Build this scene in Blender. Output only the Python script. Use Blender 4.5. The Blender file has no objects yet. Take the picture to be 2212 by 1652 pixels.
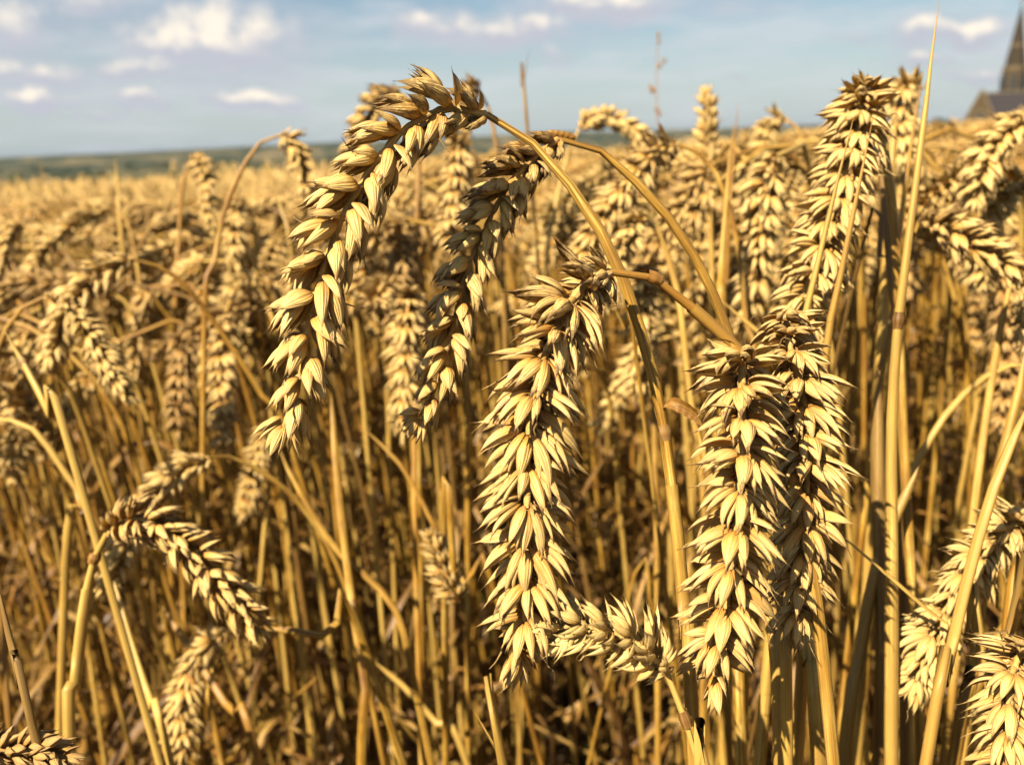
import bpy, math, random
import numpy as np
from mathutils import Vector, Matrix
random.seed(7); RNG = np.random.default_rng(7)
SC = bpy.context.scene; COL = SC.collection
R = math.radians
# ------------------------------------------------------------------ camera
CAMZ = 0.82; PITCH = R(15.35); ROLL = R(2.1); FPX = 1878.0     # frame measured at 2212 x 1652
cam = bpy.data.cameras.new('camera'); camo = bpy.data.objects.new('camera', cam); COL.objects.link(camo); SC.camera = camo
cam.sensor_width = 4.536; cam.lens = 3.85; cam.clip_start = 0.01; cam.clip_end = 90000
Fw = np.array([0, math.cos(PITCH), -math.sin(PITCH)]); R0 = np.array([1., 0, 0]); U0 = np.cross(R0, Fw)
Rt = R0 * math.cos(ROLL) - U0 * math.sin(ROLL); Up = U0 * math.cos(ROLL) + R0 * math.sin(ROLL)
CP = np.array([0, 0, CAMZ])
camo.matrix_world = Matrix(((Rt[0], Up[0], -Fw[0], CP[0]), (Rt[1], Up[1], -Fw[1], CP[1]), (Rt[2], Up[2], -Fw[2], CP[2]), (0, 0, 0, 1)))
cam.dof.use_dof = True; cam.dof.focus_distance = 0.2; cam.dof.aperture_fstop = 2.0
def px(u, v, d):
    return CP + Rt * ((u - 1106) / FPX * d) - Up * ((v - 826) / FPX * d) + Fw * d
def proj(p):
    q = np.asarray(p) - CP; d = q @ Fw
    return 1106 + FPX * (q @ Rt) / d, 826 - FPX * (q @ Up) / d, d
# ------------------------------------------------------------------ sky, sun, exposure
SUNT = np.array([0.45, 0.56, -0.74]); SUNT /= np.linalg.norm(SUNT)
w = bpy.data.worlds.new('World'); SC.world = w; w.use_nodes = True
SC.view_settings.view_transform = 'Standard'; SC.view_settings.look = 'None'; SC.view_settings.exposure = 1.5
class NT:
    def __init__(s, tree): s.t = tree; s.t.nodes.clear()
    def n(s, typ, **k):
        nd = s.t.nodes.new(typ)
        for a, b in k.items(): setattr(nd, a, b)
        return nd
    def set(s, sock, val):
        if isinstance(val, bpy.types.NodeSocket): s.t.links.new(val, sock)
        elif val is not None: sock.default_value = val
    def m(s, op, a, b=None, c=None, clamp=False):
        nd = s.n('ShaderNodeMath', operation=op, use_clamp=clamp)
        for i, x in enumerate((a, b, c)): s.set(nd.inputs[i], x)
        return nd.outputs[0]
    def vm(s, op, a, b=None, out=0):
        nd = s.n('ShaderNodeVectorMath', operation=op); s.set(nd.inputs[0], a)
        if b is not None: s.set(nd.inputs[3 if op == 'SCALE' else 1], b)
        return nd.outputs[out]
    def sm(s, x, a, b, lo=0., hi=1.):
        nd = s.n('ShaderNodeMapRange', interpolation_type='SMOOTHSTEP')
        for i, v in enumerate((x, a, b, lo, hi)): s.set(nd.inputs[i], v)
        return nd.outputs[0]
    def mix(s, f, a, b, typ='MIX'):
        nd = s.n('ShaderNodeMix', data_type='RGBA', blend_type=typ)
        for i, v in ((0, f), (6, a), (7, b)):
            if isinstance(v, tuple) and len(v) == 3: v = (*v, 1)
            s.set(nd.inputs[i], v)
        return nd.outputs[2]
    def noise(s, vec, scale, det=3, rough=.55, dist=0., out=0):
        nd = s.n('ShaderNodeTexNoise'); s.set(nd.inputs['Vector'], vec)
        for k, v in (('Scale', scale), ('Detail', det), ('Roughness', rough), ('Distortion', dist)): nd.inputs[k].default_value = v
        return nd.outputs[out]
    def comb(s, x, y, z):
        nd = s.n('ShaderNodeCombineXYZ')
        for i, v in enumerate((x, y, z)): s.set(nd.inputs[i], v)
        return nd.outputs[0]
    def sep(s, v):
        nd = s.n('ShaderNodeSeparateXYZ'); s.set(nd.inputs[0], v); return nd.outputs
    def ramp(s, f, stops):
        nd = s.n('ShaderNodeValToRGB'); e = nd.color_ramp.elements
        while len(e) < len(stops): e.new(.5)
        for i, (p, c) in enumerate(stops): e[i].position = p; e[i].color = (*c, 1)
        s.set(nd.inputs[0], f); return nd.outputs[0]
T = NT(w.node_tree)
sky = T.n('ShaderNodeTexSky', sky_type='NISHITA', sun_disc=False, sun_elevation=R(45.8), sun_rotation=R(218), air_density=1.0, dust_density=1.2, ozone_density=1.3)
SKY_S = 0.05
gen = T.n('ShaderNodeTexCoord').outputs['Generated']
nA = T.noise(gen, 16, 6, .6, out=1); nB = T.noise(gen, 60, 5, .6)
wob = T.vm('SCALE', T.vm('SUBTRACT', nA, (.5, .5, .5)), .042)
gw = T.vm('ADD', gen, wob)
# clouds: (u, v, half width, half height, density) measured in the frame, kept as directions of the sky
CL = [(460, 92, 160, 66, .85), (410, 104, 95, 36, 1), (520, 120, 150, 40, .5), (560, 75, 60, 30, .8), (300, 150, 85, 24, .75), (480, 30, 70, 40, .6), (50, 165, 100, 26, .8), (70, 220, 50, 20, .85),
      (290, 218, 55, 20, .85), (550, 222, 80, 22, .9), (160, 218, 45, 13, .5), (215, 250, 40, 12, .5), (910, 58, 50, 26, .75), (1085, 68, 150, 32, .85), (1130, 62, 60, 32, 1), (980, 72, 60, 26, .8), (1300, 12, 130, 30, 1), (1200, 122, 45, 22, .5),
      (1600, 168, 22, 10, .5), (1865, 82, 55, 13, .45), (1985, 76, 45, 22, .85), (2090, 66, 65, 22, 1), (2000, 128, 55, 16, .7), (2120, 160, 55, 15, .7), (210, 10, 80, 20, .6), (1560, 15, 130, 20, .4), (495, 158, 25, 10, .4),
      (2500, 120, 150, 40, .9), (-260, 60, 220, 60, .9), (1300, -260, 300, 70, 1), (400, -300, 260, 80, 1), (2300, -200, 300, 60, .9)]
acc = None; shade = None
for (cu, cv, hw, hh, dn) in CL:
    c = px(cu, cv, 1) - CP; L = np.linalg.norm(c); c = c / L; r_ = Rt - c * (Rt @ c); r_ /= np.linalg.norm(r_); u_ = np.cross(r_, c)
    a = T.m('MULTIPLY', T.vm('DOT_PRODUCT', gw, tuple(r_), out=1), FPX / L / (hw * 1.22))
    b0 = T.m('MULTIPLY_ADD', T.vm('DOT_PRODUCT', gw, tuple(u_), out=1), FPX / L / (hh * 1.22), -float(c @ u_) * FPX / L / (hh * 1.22))
    q = T.m('SQRT', T.m('ADD', T.m('MULTIPLY', a, a), T.m('MULTIPLY', b0, b0)))
    front = T.m('GREATER_THAN', T.vm('DOT_PRODUCT', gen, tuple(c), out=1), .5)
    dd = T.m('MULTIPLY', T.sm(q, 1.55, .1, 0, dn), front)
    hl = T.m('MULTIPLY', dd, T.sm(b0, -.6, .55, .0, 1.))
    acc = dd if acc is None else T.m('MAXIMUM', acc, dd)
    shade = hl if shade is None else T.m('MAXIMUM', shade, hl)
nz = T.noise(gen, 34, 6, .62)
dens = T.m('MULTIPLY', acc, T.sm(nz, .25, .72, .58, 1.15))
cloud = T.m('MULTIPLY', T.sm(dens, .0, .8), .95)
lit = T.sm(T.m('MULTIPLY', shade, T.sm(nz, .22, .72, .45, 1.15)), .24, .84)
elev = T.sep(gen)[2]
wisp = T.m('MULTIPLY', T.sm(T.noise(T.vm('MULTIPLY', gen, (3, 3, 16)), 2.6, 6, .62), .40, .68), .55)
skyc = T.mix(1., sky.outputs[0], (.68, .74, .74), 'MULTIPLY')
skyc = T.vm('SCALE', skyc, SKY_S)
skyc = T.mix(T.sm(elev, .20, -.02, 0, .75), skyc, (.235, .26, .265))
base = T.mix(wisp, skyc, (.25, .26, .272))
ccol = T.mix(lit, (.205, .21, .236), (.40, .358, .302))
fin = T.mix(cloud, base, ccol)
bg = T.n('ShaderNodeBackground'); T.set(bg.inputs[0], fin); bg.inputs[1].default_value = 1.0
T.t.links.new(bg.outputs[0], T.n('ShaderNodeOutputWorld').inputs[0])
sl = bpy.data.lights.new('sun', 'SUN'); sl.energy = 5.0; sl.angle = R(.53); sl.color = (1, .88, .68)
so = bpy.data.objects.new('sun', sl); COL.objects.link(so); so.rotation_euler = Vector(SUNT).to_track_quat('-Z', 'Y').to_euler()
cy = SC.cycles
cy.max_bounces = 5; cy.diffuse_bounces = 1; cy.glossy_bounces = 2; cy.transmission_bounces = 4; cy.transparent_max_bounces = 6; cy.caustics_reflective = False; cy.caustics_refractive = False
# ------------------------------------------------------------------ terrain height
def smooth(a, b, x):
    t = np.clip((np.asarray(x, float) - a) / (b - a), 0, 1); return t * t * (3 - 2 * t)
def edge_r(x, y):
    az = np.arctan2(x, np.maximum(y, 1e-6)); return 126 + 0 * az
def ground_z(x, y):
    x = np.asarray(x, float); y = np.asarray(y, float); r = np.hypot(x, y) + 1e-6
    e = np.minimum(r, 130.)
    z = .027 * x / r * e - .0202 * y / r * e
    drop = smooth(70, 1700, r) * 78
    right = smooth(.2, .5, np.arctan2(x, np.maximum(y, 1e-6)))
    z = z * (1 - smooth(200, 1200, r)) - drop * (1 - .55 * right * (1 - smooth(150, 700, r)))
    z = z + smooth(400, 1500, r) * 5 * np.sin(x / 310 + 1) * np.cos(y / 270)
    az = np.arctan2(x, y)
    hill = 120 + 95 * smooth(-.58, -.30, az) + 22 * np.sin(az * 9 + 1.1) + 14 * np.sin(az * 23 + .4)
    return z + smooth(9000, 17000, r) * np.maximum(hill, 5)
# ------------------------------------------------------------------ mesh buffers
class Buf:
    def __init__(s): s.v = []; s.f = []; s.a = []; s.m = []; s.n = 0
    def add(s, V, F, A, mat=0):
        s.v.append(V); s.f.append(F + s.n); s.a.append(A); s.m.append(np.full(len(F), mat, np.int32)); s.n += len(V)
    def arrays(s): return np.concatenate(s.v), np.concatenate(s.f), np.concatenate(s.a), np.concatenate(s.m)
    def mesh(s, name, mats, smooth_=True):
        V, F, A, M = s.arrays(); k = F.shape[1]
        me = bpy.data.meshes.new(name); me.vertices.add(len(V)); me.vertices.foreach_set('co', V.astype(np.float32).ravel())
        me.loops.add(F.size); me.loops.foreach_set('vertex_index', F.astype(np.int32).ravel())
        me.polygons.add(len(F)); me.polygons.foreach_set('loop_start', np.arange(0, F.size, k, dtype=np.int32))
        for mt in mats: me.materials.append(mt)
        me.polygons.foreach_set('material_index', M); me.polygons.foreach_set('use_smooth', np.full(len(F), smooth_))
        at = me.attributes.new('uvr', 'FLOAT_VECTOR', 'POINT'); at.data.foreach_set('vector', A.astype(np.float32).ravel())
        me.update(calc_edges=True); return me
def grid_faces(nu, nv, closed=False):
    i = np.arange(nu - 1)[:, None] * nv; j = np.arange(nv if closed else nv - 1)[None, :]; j2 = (j + 1) % nv
    return np.stack([i + j, i + j2, i + nv + j2, i + nv + j], -1).reshape(-1, 4)
def catmull(P, n):
    P = np.asarray(P, float)
    if len(P) == 2: P = np.array([P[0], P.mean(0), P[1]])
    Q = np.vstack([2 * P[0] - P[1], P, 2 * P[-1] - P[-2]]); out = []
    for i in range(1, len(Q) - 2):
        t = np.linspace(0, 1, 12, endpoint=False)[:, None]; a, b, c, d = Q[i - 1:i + 3]
        out.append(.5 * (2 * b + (c - a) * t + (2 * a - 5 * b + 4 * c - d) * t ** 2 + (3 * b - a - 3 * c + d) * t ** 3))
    C = np.vstack(out + [P[-1:]]); s = np.r_[0, np.cumsum(np.linalg.norm(np.diff(C, axis=0), axis=1))]
    q = np.linspace(0, s[-1], n); return np.stack([np.interp(q, s, C[:, k]) for k in range(3)], 1), s[-1]
def tangents(C):
    t = np.gradient(C, axis=0); return t / np.maximum(np.linalg.norm(t, axis=1, keepdims=True), 1e-12)
def nrm(v): return v / max(np.linalg.norm(v), 1e-12)
def tube(C, r, seg, rnd=0., wob=0.):
    C = np.asarray(C); n = len(C); r = np.broadcast_to(np.asarray(r, float), (n,)); t = tangents(C)
    ref = np.array([0, 0, 1.]) if abs(t[0][2]) < .9 else np.array([1., 0, 0]); u = nrm(np.cross(t[0], ref)); N = []
    for k in range(n):
        u = nrm(u - t[k] * (u @ t[k])); N.append(u)
    N = np.array(N); B = np.cross(t, N); a = np.linspace(0, 2 * np.pi, seg, endpoint=False)
    rr = r[:, None] * (1 + wob * np.sin(3 * a)[None, :])
    V = C[:, None] + rr[..., None] * (np.cos(a)[None, :, None] * N[:, None] + np.sin(a)[None, :, None] * B[:, None])
    s = np.r_[0, np.cumsum(np.linalg.norm(np.diff(C, axis=0), axis=1))]
    A = np.stack([np.repeat(s[:, None] * 100, seg, 1), np.repeat(np.abs(np.linspace(-1, 1, seg, endpoint=False))[None], n, 0), np.full((n, seg), rnd)], -1)
    return V.reshape(-1, 3), grid_faces(n, seg, True), A.reshape(-1, 3)
def ribbon(C, w, rnd=0., side=None, twist=0., fold=.35, wav=0.):
    C = np.asarray(C); n = len(C); t = tangents(C); side = np.array([1., 0, 0]) if side is None else side
    V = np.zeros((n, 5, 3)); w = np.broadcast_to(np.asarray(w, float), (n,)); x = np.linspace(-1, 1, 5)
    for k in range(n):
        s_ = nrm(side - t[k] * (side @ t[k])); b = np.cross(t[k], s_); q = twist * k / (n - 1)
        s2 = s_ * math.cos(q) + b * math.sin(q); b2 = b * math.cos(q) - s_ * math.sin(q)
        V[k] = C[k] + w[k] / 2 * (x[:, None] * s2 + (fold * np.abs(x) + wav * np.sin(k * 1.7 + x * 2))[:, None] * b2)
    s = np.r_[0, np.cumsum(np.linalg.norm(np.diff(C, axis=0), axis=1))]
    A = np.stack([np.repeat(s[:, None] * 100, 5, 1), np.repeat((x * .5 + .5)[None], n, 0), np.full((n, 5), rnd)], -1)
    return V.reshape(-1, 3), grid_faces(n, 5), A.reshape(-1, 3)
# ------------------------------------------------------------------ materials of the crop
def new_mat(name):
    mt = bpy.data.materials.new(name); mt.use_nodes = True; return mt, NT(mt.node_tree)
def finish(T, col, rough, spec, trans, tcol, bump=None, bstr=.4, bdist=.0003):
    p = T.n('ShaderNodeBsdfPrincipled'); T.set(p.inputs['Base Color'], col); T.set(p.inputs['Roughness'], rough); p.inputs['Specular IOR Level'].default_value = spec
    nrmo = None
    if bump is not None:
        b = T.n('ShaderNodeBump'); b.inputs['Strength'].default_value = bstr; b.inputs['Distance'].default_value = bdist; T.set(b.inputs['Height'], bump); T.set(p.inputs['Normal'], b.outputs[0])
    out = T.n('ShaderNodeOutputMaterial')
    if trans > 0:
        tr = T.n('ShaderNodeBsdfTranslucent'); T.set(tr.inputs[0], tcol); mx = T.n('ShaderNodeMixShader'); mx.inputs[0].default_value = trans
        T.t.links.new(p.outputs[0], mx.inputs[1]); T.t.links.new(tr.outputs[0], mx.inputs[2]); T.t.links.new(mx.outputs[0], out.inputs[0])
    else: T.t.links.new(p.outputs[0], out.inputs[0])
def oattr(T, name, typ='OBJECT'):
    return T.n('ShaderNodeAttribute', attribute_type=typ, attribute_name=name)
def husk_material():
    mt, T = new_mat('wheat_husk')
    at = oattr(T, 'uvr', 'GEOMETRY'); u, v, r = T.sep(at.outputs['Vector'])
    oc = T.n('ShaderNodeTexCoord').outputs['Object']; orn = T.n('ShaderNodeObjectInfo').outputs['Random']
    tone = oattr(T, 'tone').outputs['Fac']; wth = oattr(T, 'weather').outputs['Fac']
    off = T.comb(T.m('MULTIPLY', orn, 7.), r, T.m('MULTIPLY', r, 3.1))
    P = T.vm('ADD', oc, T.vm('SCALE', off, .37))
    nbig = T.noise(P, 170, 3, .6); nsm = T.noise(P, 900, 4, .65)
    uu = T.m('ADD', u, T.m('MULTIPLY', T.m('SUBTRACT', nbig, .5), .18))
    col = T.ramp(uu, [(0., (.42, .18, .02)), (.16, (.60, .35, .075)), (.42, (.73, .53, .185)), (.74, (.75, .56, .235)), (.90, (.48, .29, .095)), (1., (.12, .055, .018))])
    strk = T.noise(T.comb(T.m('MULTIPLY', v, 15.), T.m('MULTIPLY', u, 1.6), T.m('MULTIPLY', T.m('ADD', r, orn), 9.)), 1., 3, .6)
    vein = T.m('SINE', T.m('MULTIPLY', T.m('ADD', v, T.m('MULTIPLY', nbig, .03)), 62.))
    col = T.mix(T.sm(strk, .47, .64, 0, .7), col, (.34, .165, .05))
    col = T.mix(T.m('MULTIPLY', T.sm(vein, .1, 1.), T.sm(nbig, .3, .7, .10, .38)), col, (.45, .27, .10))
    edge = T.sm(T.m('ABSOLUTE', T.m('SUBTRACT', v, .5)), .34, .5)
    col = T.mix(T.m('MULTIPLY', edge, .6), col, (.82, .68, .40))
    rim = T.m('MULTIPLY', T.sm(T.m('ABSOLUTE', T.m('SUBTRACT', v, .5)), .43, .485), T.sm(nbig, .35, .6))
    col = T.mix(T.m('MULTIPLY', rim, .85), col, (.20, .10, .035))
    warm = T.sm(T.m('FRACT', T.m('MULTIPLY', T.m('ADD', r, orn), 5.3)), .72, .95)
    col = T.mix(T.m('MULTIPLY', warm, T.sm(uu, .75, .1, 0, .75)), col, (.60, .28, .05))
    grey = T.sm(T.m('FRACT', T.m('MULTIPLY', T.m('ADD', r, orn), 3.7)), .35, 1., 0, .38)
    col = T.mix(T.m('MULTIPLY', grey, T.sm(nsm, .35, .65)), col, (.46, .34, .20))
    # sooty weathering where the husks lay open to rain, and dark brown tips
    amt = T.m('ADD', T.m('MULTIPLY_ADD', wth, .26, .035), T.m('MULTIPLY', T.sm(u, .5, .98), .22))
    dirt = T.sm(T.m('ADD', T.m('ADD', T.m('MULTIPLY', nsm, .55), T.m('MULTIPLY', strk, .45)), amt), .69, .82)
    col = T.mix(T.m('MULTIPLY', dirt, .86), col, (.075, .042, .02))
    col = T.mix(T.m('MULTIPLY', wth, .34), col, (.36, .20, .06))
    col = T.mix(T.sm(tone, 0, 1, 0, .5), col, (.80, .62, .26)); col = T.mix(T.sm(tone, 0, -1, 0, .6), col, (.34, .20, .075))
    h = T.m('ADD', T.m('MULTIPLY', vein, .25), T.m('ADD', T.m('MULTIPLY', strk, 1.0), T.m('MULTIPLY', nsm, .5)))
    col = T.mix(1., col, (.86, .82, .73), 'MULTIPLY')
    finish(T, col, T.sm(nsm, .3, .7, .42, .62), .3, .16, T.mix(1., col, (1, .8, .45), 'MULTIPLY'), h, .55, .00035)
    return mt
def straw_material(name, c1, c2, c3, dark, trans=.08, joint=False):
    mt, T = new_mat(name)
    at = oattr(T, 'uvr', 'GEOMETRY'); u, v, r = T.sep(at.outputs['Vector']); orn = T.n('ShaderNodeObjectInfo').outputs['Random']; tone = oattr(T, 'tone').outputs['Fac']
    rr = T.m('ADD', T.m('MULTIPLY', orn, 37.), T.m('MULTIPLY', r, 91.))
    st = T.noise(T.comb(T.m('MULTIPLY', v, 7.), T.m('MULTIPLY', u, .16), rr), 1., 4, .65)
    fine = T.noise(T.comb(T.m('MULTIPLY', v, 20.), T.m('MULTIPLY', u, .35), rr), 1., 2, .6)
    lng = T.noise(T.comb(T.m('MULTIPLY', v, 1.5), T.m('MULTIPLY', u, .45), rr), 1., 3, .6)
    spot = T.noise(T.comb(T.m('MULTIPLY', v, 12.), T.m('MULTIPLY', u, 4.), rr), 1., 2, .5)
    col = T.ramp(T.m('ADD', T.m('MULTIPLY', st, .6), T.m('MULTIPLY', lng, .4)), [(.37, dark), (.46, c1), (.52, c2), (.60, c3)])
    col = T.mix(T.sm(fine, .47, .66, 0, .62), col, dark)
    blot = T.noise(T.comb(T.m('MULTIPLY', v, 3.), T.m('MULTIPLY', u, .9), T.m('ADD', rr, 5.)), 1., 5, .7)
    col = T.mix(T.sm(blot, .52, .64, 0, .6), col, (.20, .10, .03))
    pr = T.m('FRACT', T.m('MULTIPLY', rr, 1.37))
    col = T.mix(T.sm(pr, .55, 1., 0, .55), col, c3); col = T.mix(T.sm(pr, .4, 0., 0, .5), col, (.40, .19, .035))
    col = T.mix(T.sm(spot, .70, .78, 0, .8), col, (.10, .05, .02))
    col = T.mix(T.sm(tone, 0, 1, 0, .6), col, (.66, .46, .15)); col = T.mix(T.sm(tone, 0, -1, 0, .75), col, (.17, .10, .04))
    col = T.mix(1., col, (.74, .70, .57), 'MULTIPLY')
    finish(T, col, T.sm(st, .3, .7, .34, .6), .35, trans, T.mix(1., col, (1, .8, .4), 'MULTIPLY'), T.m('ADD', T.m('MULTIPLY', fine, .8), st), .5, .0003)
    return mt
HUSK = husk_material()
STRAW = straw_material('straw_stem', (.29, .145, .018), (.45, .262, .036), (.68, .48, .15), (.11, .048, .010), .03)
LEAFM = straw_material('dry_blade', (.25, .12, .025), (.38, .21, .05), (.55, .38, .15), (.10, .045, .012), .22)
DEAD = straw_material('dead_blade', (.10, .048, .014), (.16, .08, .024), (.27, .155, .055), (.035, .016, .006), .10)
JOINT = straw_material('stem_joint', (.16, .08, .025), (.26, .14, .05), (.40, .25, .10), (.06, .03, .012), 0.)
# ------------------------------------------------------------------ husks, spikelets
def husk(L, b, a, nu, nv, phi=2.25, bow=.10, tip=.10, keel=.12, beak=.12, wr=0., seed=0., thick=0.):
    """boat-shaped husk: length along +z, convex side +x, breadth y; sizes in mm"""
    u = np.linspace(0, 1, nu); u = u ** .9
    prof = np.sin(np.pi * np.clip(u / (1 - beak * .45), 0, 1) ** .64) ** .92 if beak > 0 else np.sin(np.pi * u ** .72) ** .8
    prof = np.where(u > 1 - beak, np.minimum(prof, .16 * (1 - u) / max(beak, 1e-6) + .02), prof)
    prof = np.maximum(prof, .03); prof[0] = .22
    p = np.linspace(-phi, phi, nv); rad = 1 + keel * np.exp(-(p / .26) ** 2)
    phi = phi * .86; cx = bow * L * np.sin(np.pi * u * .95) + tip * L * u ** 3.5
    ws = 1 + wr * (np.sin(p[None] * 5 + seed) * np.sin(u[:, None] * 6 + seed * 2.3) + .6 * np.sin(p[None] * 11 + seed * 3.1 + u[:, None] * 3))
    X = cx[:, None] + a * prof[:, None] * (rad * np.cos(p))[None] * ws; Y = b * prof[:, None] * (rad * np.sin(p) * (1 - .12 * (np.abs(p) > 1.8)))[None] * ws
    Z = L * u[:, None] + 0 * X + wr * 2.5 * np.sin(seed + p * 2)[None] * u[:, None]
    A = np.stack([np.repeat(u[:, None], nv, 1), np.repeat(np.linspace(0, 1, nv)[None], nu, 0), np.full((nu, nv), (seed * .37) % 1)], -1)
    return np.stack([X, Y, Z], -1).reshape(-1, 3), grid_faces(nu, nv), A.reshape(-1, 3)
def rotz(a): c, s = math.cos(a), math.sin(a); return np.array([[c, -s, 0], [s, c, 0], [0, 0, 1]])
def roty(a): c, s = math.cos(a), math.sin(a); return np.array([[c, 0, s], [0, 1, 0], [-s, 0, c]])
def rotx(a): c, s = math.cos(a), math.sin(a); return np.array([[1, 0, 0], [0, c, -s], [0, s, c]])
def spikelet(rng, lod=0, splay=1., slim=1.):
    """fan of husks in millimetres: z along the spikelet, x the fan, y away from the rachis"""
    B = Buf(); j = lambda s: rng.normal(0, s)
    nu, nv = [(15, 15), (8, 7), (5, 5), (4, 4)][lod]
    S = [ # kind, tilt, psi, base, length, b, a
        ('g', 50, 24, (1.4, .3, -.2), 9.4, 2.2, .98), ('f', 38, 6, (1.3, -.2, .8), 12.0, 2.15, 1.15), ('f', 17, 40, (.7, .9, 2.2), 11.0, 1.95, 1.1),
        ('c', 4, 88, (0., 1.2, 3.0), 9.6, 1.75, 1.1)]
    for kind, th, psi, base, L, b, a in S:
        for sg in ((1, -1) if kind != 'c' else (1,)):
            if lod >= 3 and kind == 'c': continue
            if lod >= 2 and kind == 'g': continue
            if kind == 'c' and rng.random() < .15: continue
            sc = 1 + j(.07); tilt = R(th * splay + j(8)); ps = R(psi + j(13)); lean = R(j(10) + (6 if kind == 'f' else 10)); b = b * slim * (1 + j(.06)); a = a * (.5 + .5 * slim)
            M = (roty(tilt) @ rotx(-lean) @ rotz(ps))
            seed = rng.random() * 40
            parts = [(husk(L * sc, b * sc, a * sc, nu, nv, 2.2 if kind != 'g' else 1.75, .085 + j(.025), (.03 if kind == 'g' else   .05) + j(.085),   .30 if kind == 'g' else .20, .15 + abs(j(.07)), .065 if lod < 2 else 0., seed), np.zeros(3))]
            if kind != 'g' and lod < 2:   # the palea and grain that fill the open side
                parts.append((husk(L * sc * .86, b * sc * .78, a * sc * .85, nu, nv, 2.6, .05, -.06 + j(.04), 0., .08, .04, seed + 5), np.array([-.55, 0, .35])))
            for (V, F, A), o in parts:
                V = (V + o) @ M.T
                V = V + np.array(base) * (1 + j(.05))
                if sg < 0: V = V * np.array([-1, 1, 1])
                B.add(V, F, A)
            if lod == 0 and kind != 'c' and rng.random() < .06:      # a stray bristle at the tip
                q = np.array(base) + M @ np.array([L * sc * .09, 0, L * sc * .97]); dv = M @ np.array([j(.3) + .25, j(.4), 1.]); l = rng.uniform(1.5, 4.5)
                Cb, _ = catmull([q - dv * .6, q + dv * l * .5, q + dv * l + np.array([j(1), j(1), 0])], 8); Cb = Cb * np.array([sg, 1, 1])
                V, F, A = tube(Cb, np.linspace(.24, .06, 8), 5, rng.random()); A[:, 0] = .86; B.add(V, F, A)
    if lod == 0:  # stub that joins it to the rachis
        V, F, A = tube(catmull([(0, -.6, -1.2), (0, .1, .3), (0, .6, 2.6)], 6)[0], [.7, .75, .75, .7, .6, .4], 8, .3); A[:, 0] = .3; B.add(V, F, A)
    V, F, A, M = B.arrays(); return V * .001, F, A
def frames(C, roll, view=None):
    t = tangents(C); out = []
    for k in range(len(C)):
        V = (CP - C[k]) if view is None else view
        V = nrm(V - t[k] * (V @ t[k])) if np.linalg.norm(np.cross(nrm(V), t[k])) > .15 else None
        out.append(V)
    last = next((v for v in out if v is not None), np.array([0, -1., 0])); S = []
    for k in range(len(C)):
        V = out[k] if out[k] is not None else nrm(last - t[k] * (last @ t[k])); last = V
        Bv = V * math.cos(roll) + np.cross(t[k], V) * math.sin(roll); S.append(Bv)
    return t, np.array(S)
def spikelet_places(C, L, roll, rng, view=None, ws=1., step=.0043, lean=21, jit=1.):
    """(matrix 3x3, position, s) of every spikelet along an ear"""
    n = max(7, int(round(L / (step * ws)))); t, S = frames(C, roll, view); out = []; m = len(C) - 1
    for i in range(n + 1):
        s = (i / n) ** 1.22; q = s * m; k = min(int(q), m - 1); f = q - k; p = C[k] * (1 - f) + C[k + 1] * f; T_ = nrm(t[k] * (1 - f) + t[k + 1] * f)
        B_ = nrm(S[k] * (1 - f) + S[k + 1] * f); B_ = nrm(B_ - T_ * (B_ @ T_)); W_ = np.cross(B_, T_)
        sd = 1 if i % 2 else -1; a = R(lean + rng.normal(0, 8 * jit)) * (1.25 - .5 * s); sc = ws * (.56 + .48 * min(1, s / .085)) * (1 - .22 * max(0, (s - .75) / .25)) * (1 + rng.normal(0, .07))
        if i == n: a = 0; B_, W_ = W_, -B_; sd = 1; sc *= .92
        z = T_ * math.cos(a) + B_ * sd * math.sin(a); y = B_ * sd * math.cos(a) - T_ * math.sin(a); x = np.cross(y, z)
        tw = R(rng.normal(0, 13 * jit)); x2 = x * math.cos(tw) + y * math.sin(tw); y2 = y * math.cos(tw) - x * math.sin(tw)
        out.append((np.stack([x2, y2, z], 1) * sc, p + B_ * sd * .0007 * ws * (0 if i == n else 1), s, y2))
    return out
SP0 = {}
for key, spl, slim, cnt in (('open', 1.06, .78, 8), ('shut', .74, .92, 7)):
    SP0[key] = []
    for i in range(cnt):
        B = Buf(); B.add(*spikelet(np.random.default_rng(100 + i + (50 if key == 'shut' else 0)), 0, spl, slim)); SP0[key].append(B.mesh('spikelet', [HUSK]))
SPL = {l: [spikelet(np.random.default_rng(200 + i), l, 1.08, .85) for i in range(4)] for l in (1, 2, 3)}
def put(B, arr, M, p, dr=0., mat=0):
    V, F, A = arr; A = A.copy(); A[:, 2] = (A[:, 2] + dr) % 1; B.add(V @ M.T + p, F, A, mat)
# ------------------------------------------------------------------ tagging
def tag(o, label=None, cat=None, group=None, kind=None):
    for k, v in (('label', label), ('category', cat), ('group', group), ('kind', kind)):
        if v: o[k] = v
    return o
def link(name, data, parent=None, **pr):
    o = bpy.data.objects.new(name, data); COL.objects.link(o)
    if parent: o.parent = parent
    for k, v in pr.items(): o[k] = v
    return o
def empty(name, loc=(0, 0, 0)):
    o = bpy.data.objects.new(name, None); COL.objects.link(o); o.location = loc; o.empty_display_size = .01; return o
def rooted(P):
    """add the unseen foot of a stem so it stands on the ground"""
    P = [np.asarray(p, float) for p in P]; p0, p1 = P[0], P[1]; g = float(ground_z(p0[0], p0[1])); h = p0[2] - g
    if h > .03:
        d = p0 - p1; d = d / max(-d[2], .35 * np.linalg.norm(d)); d[2] = 0; d = d * h; l = np.linalg.norm(d)
        if l > .10: d *= .10 / l
        mid = p0 + d * .62; mid[2] = g + h * .45; end = p0 + d * .85; end[2] = g - .01
        P = [end, mid] + P
    return P
def localise(B, o): B.v = [v - o for v in B.v]
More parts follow.
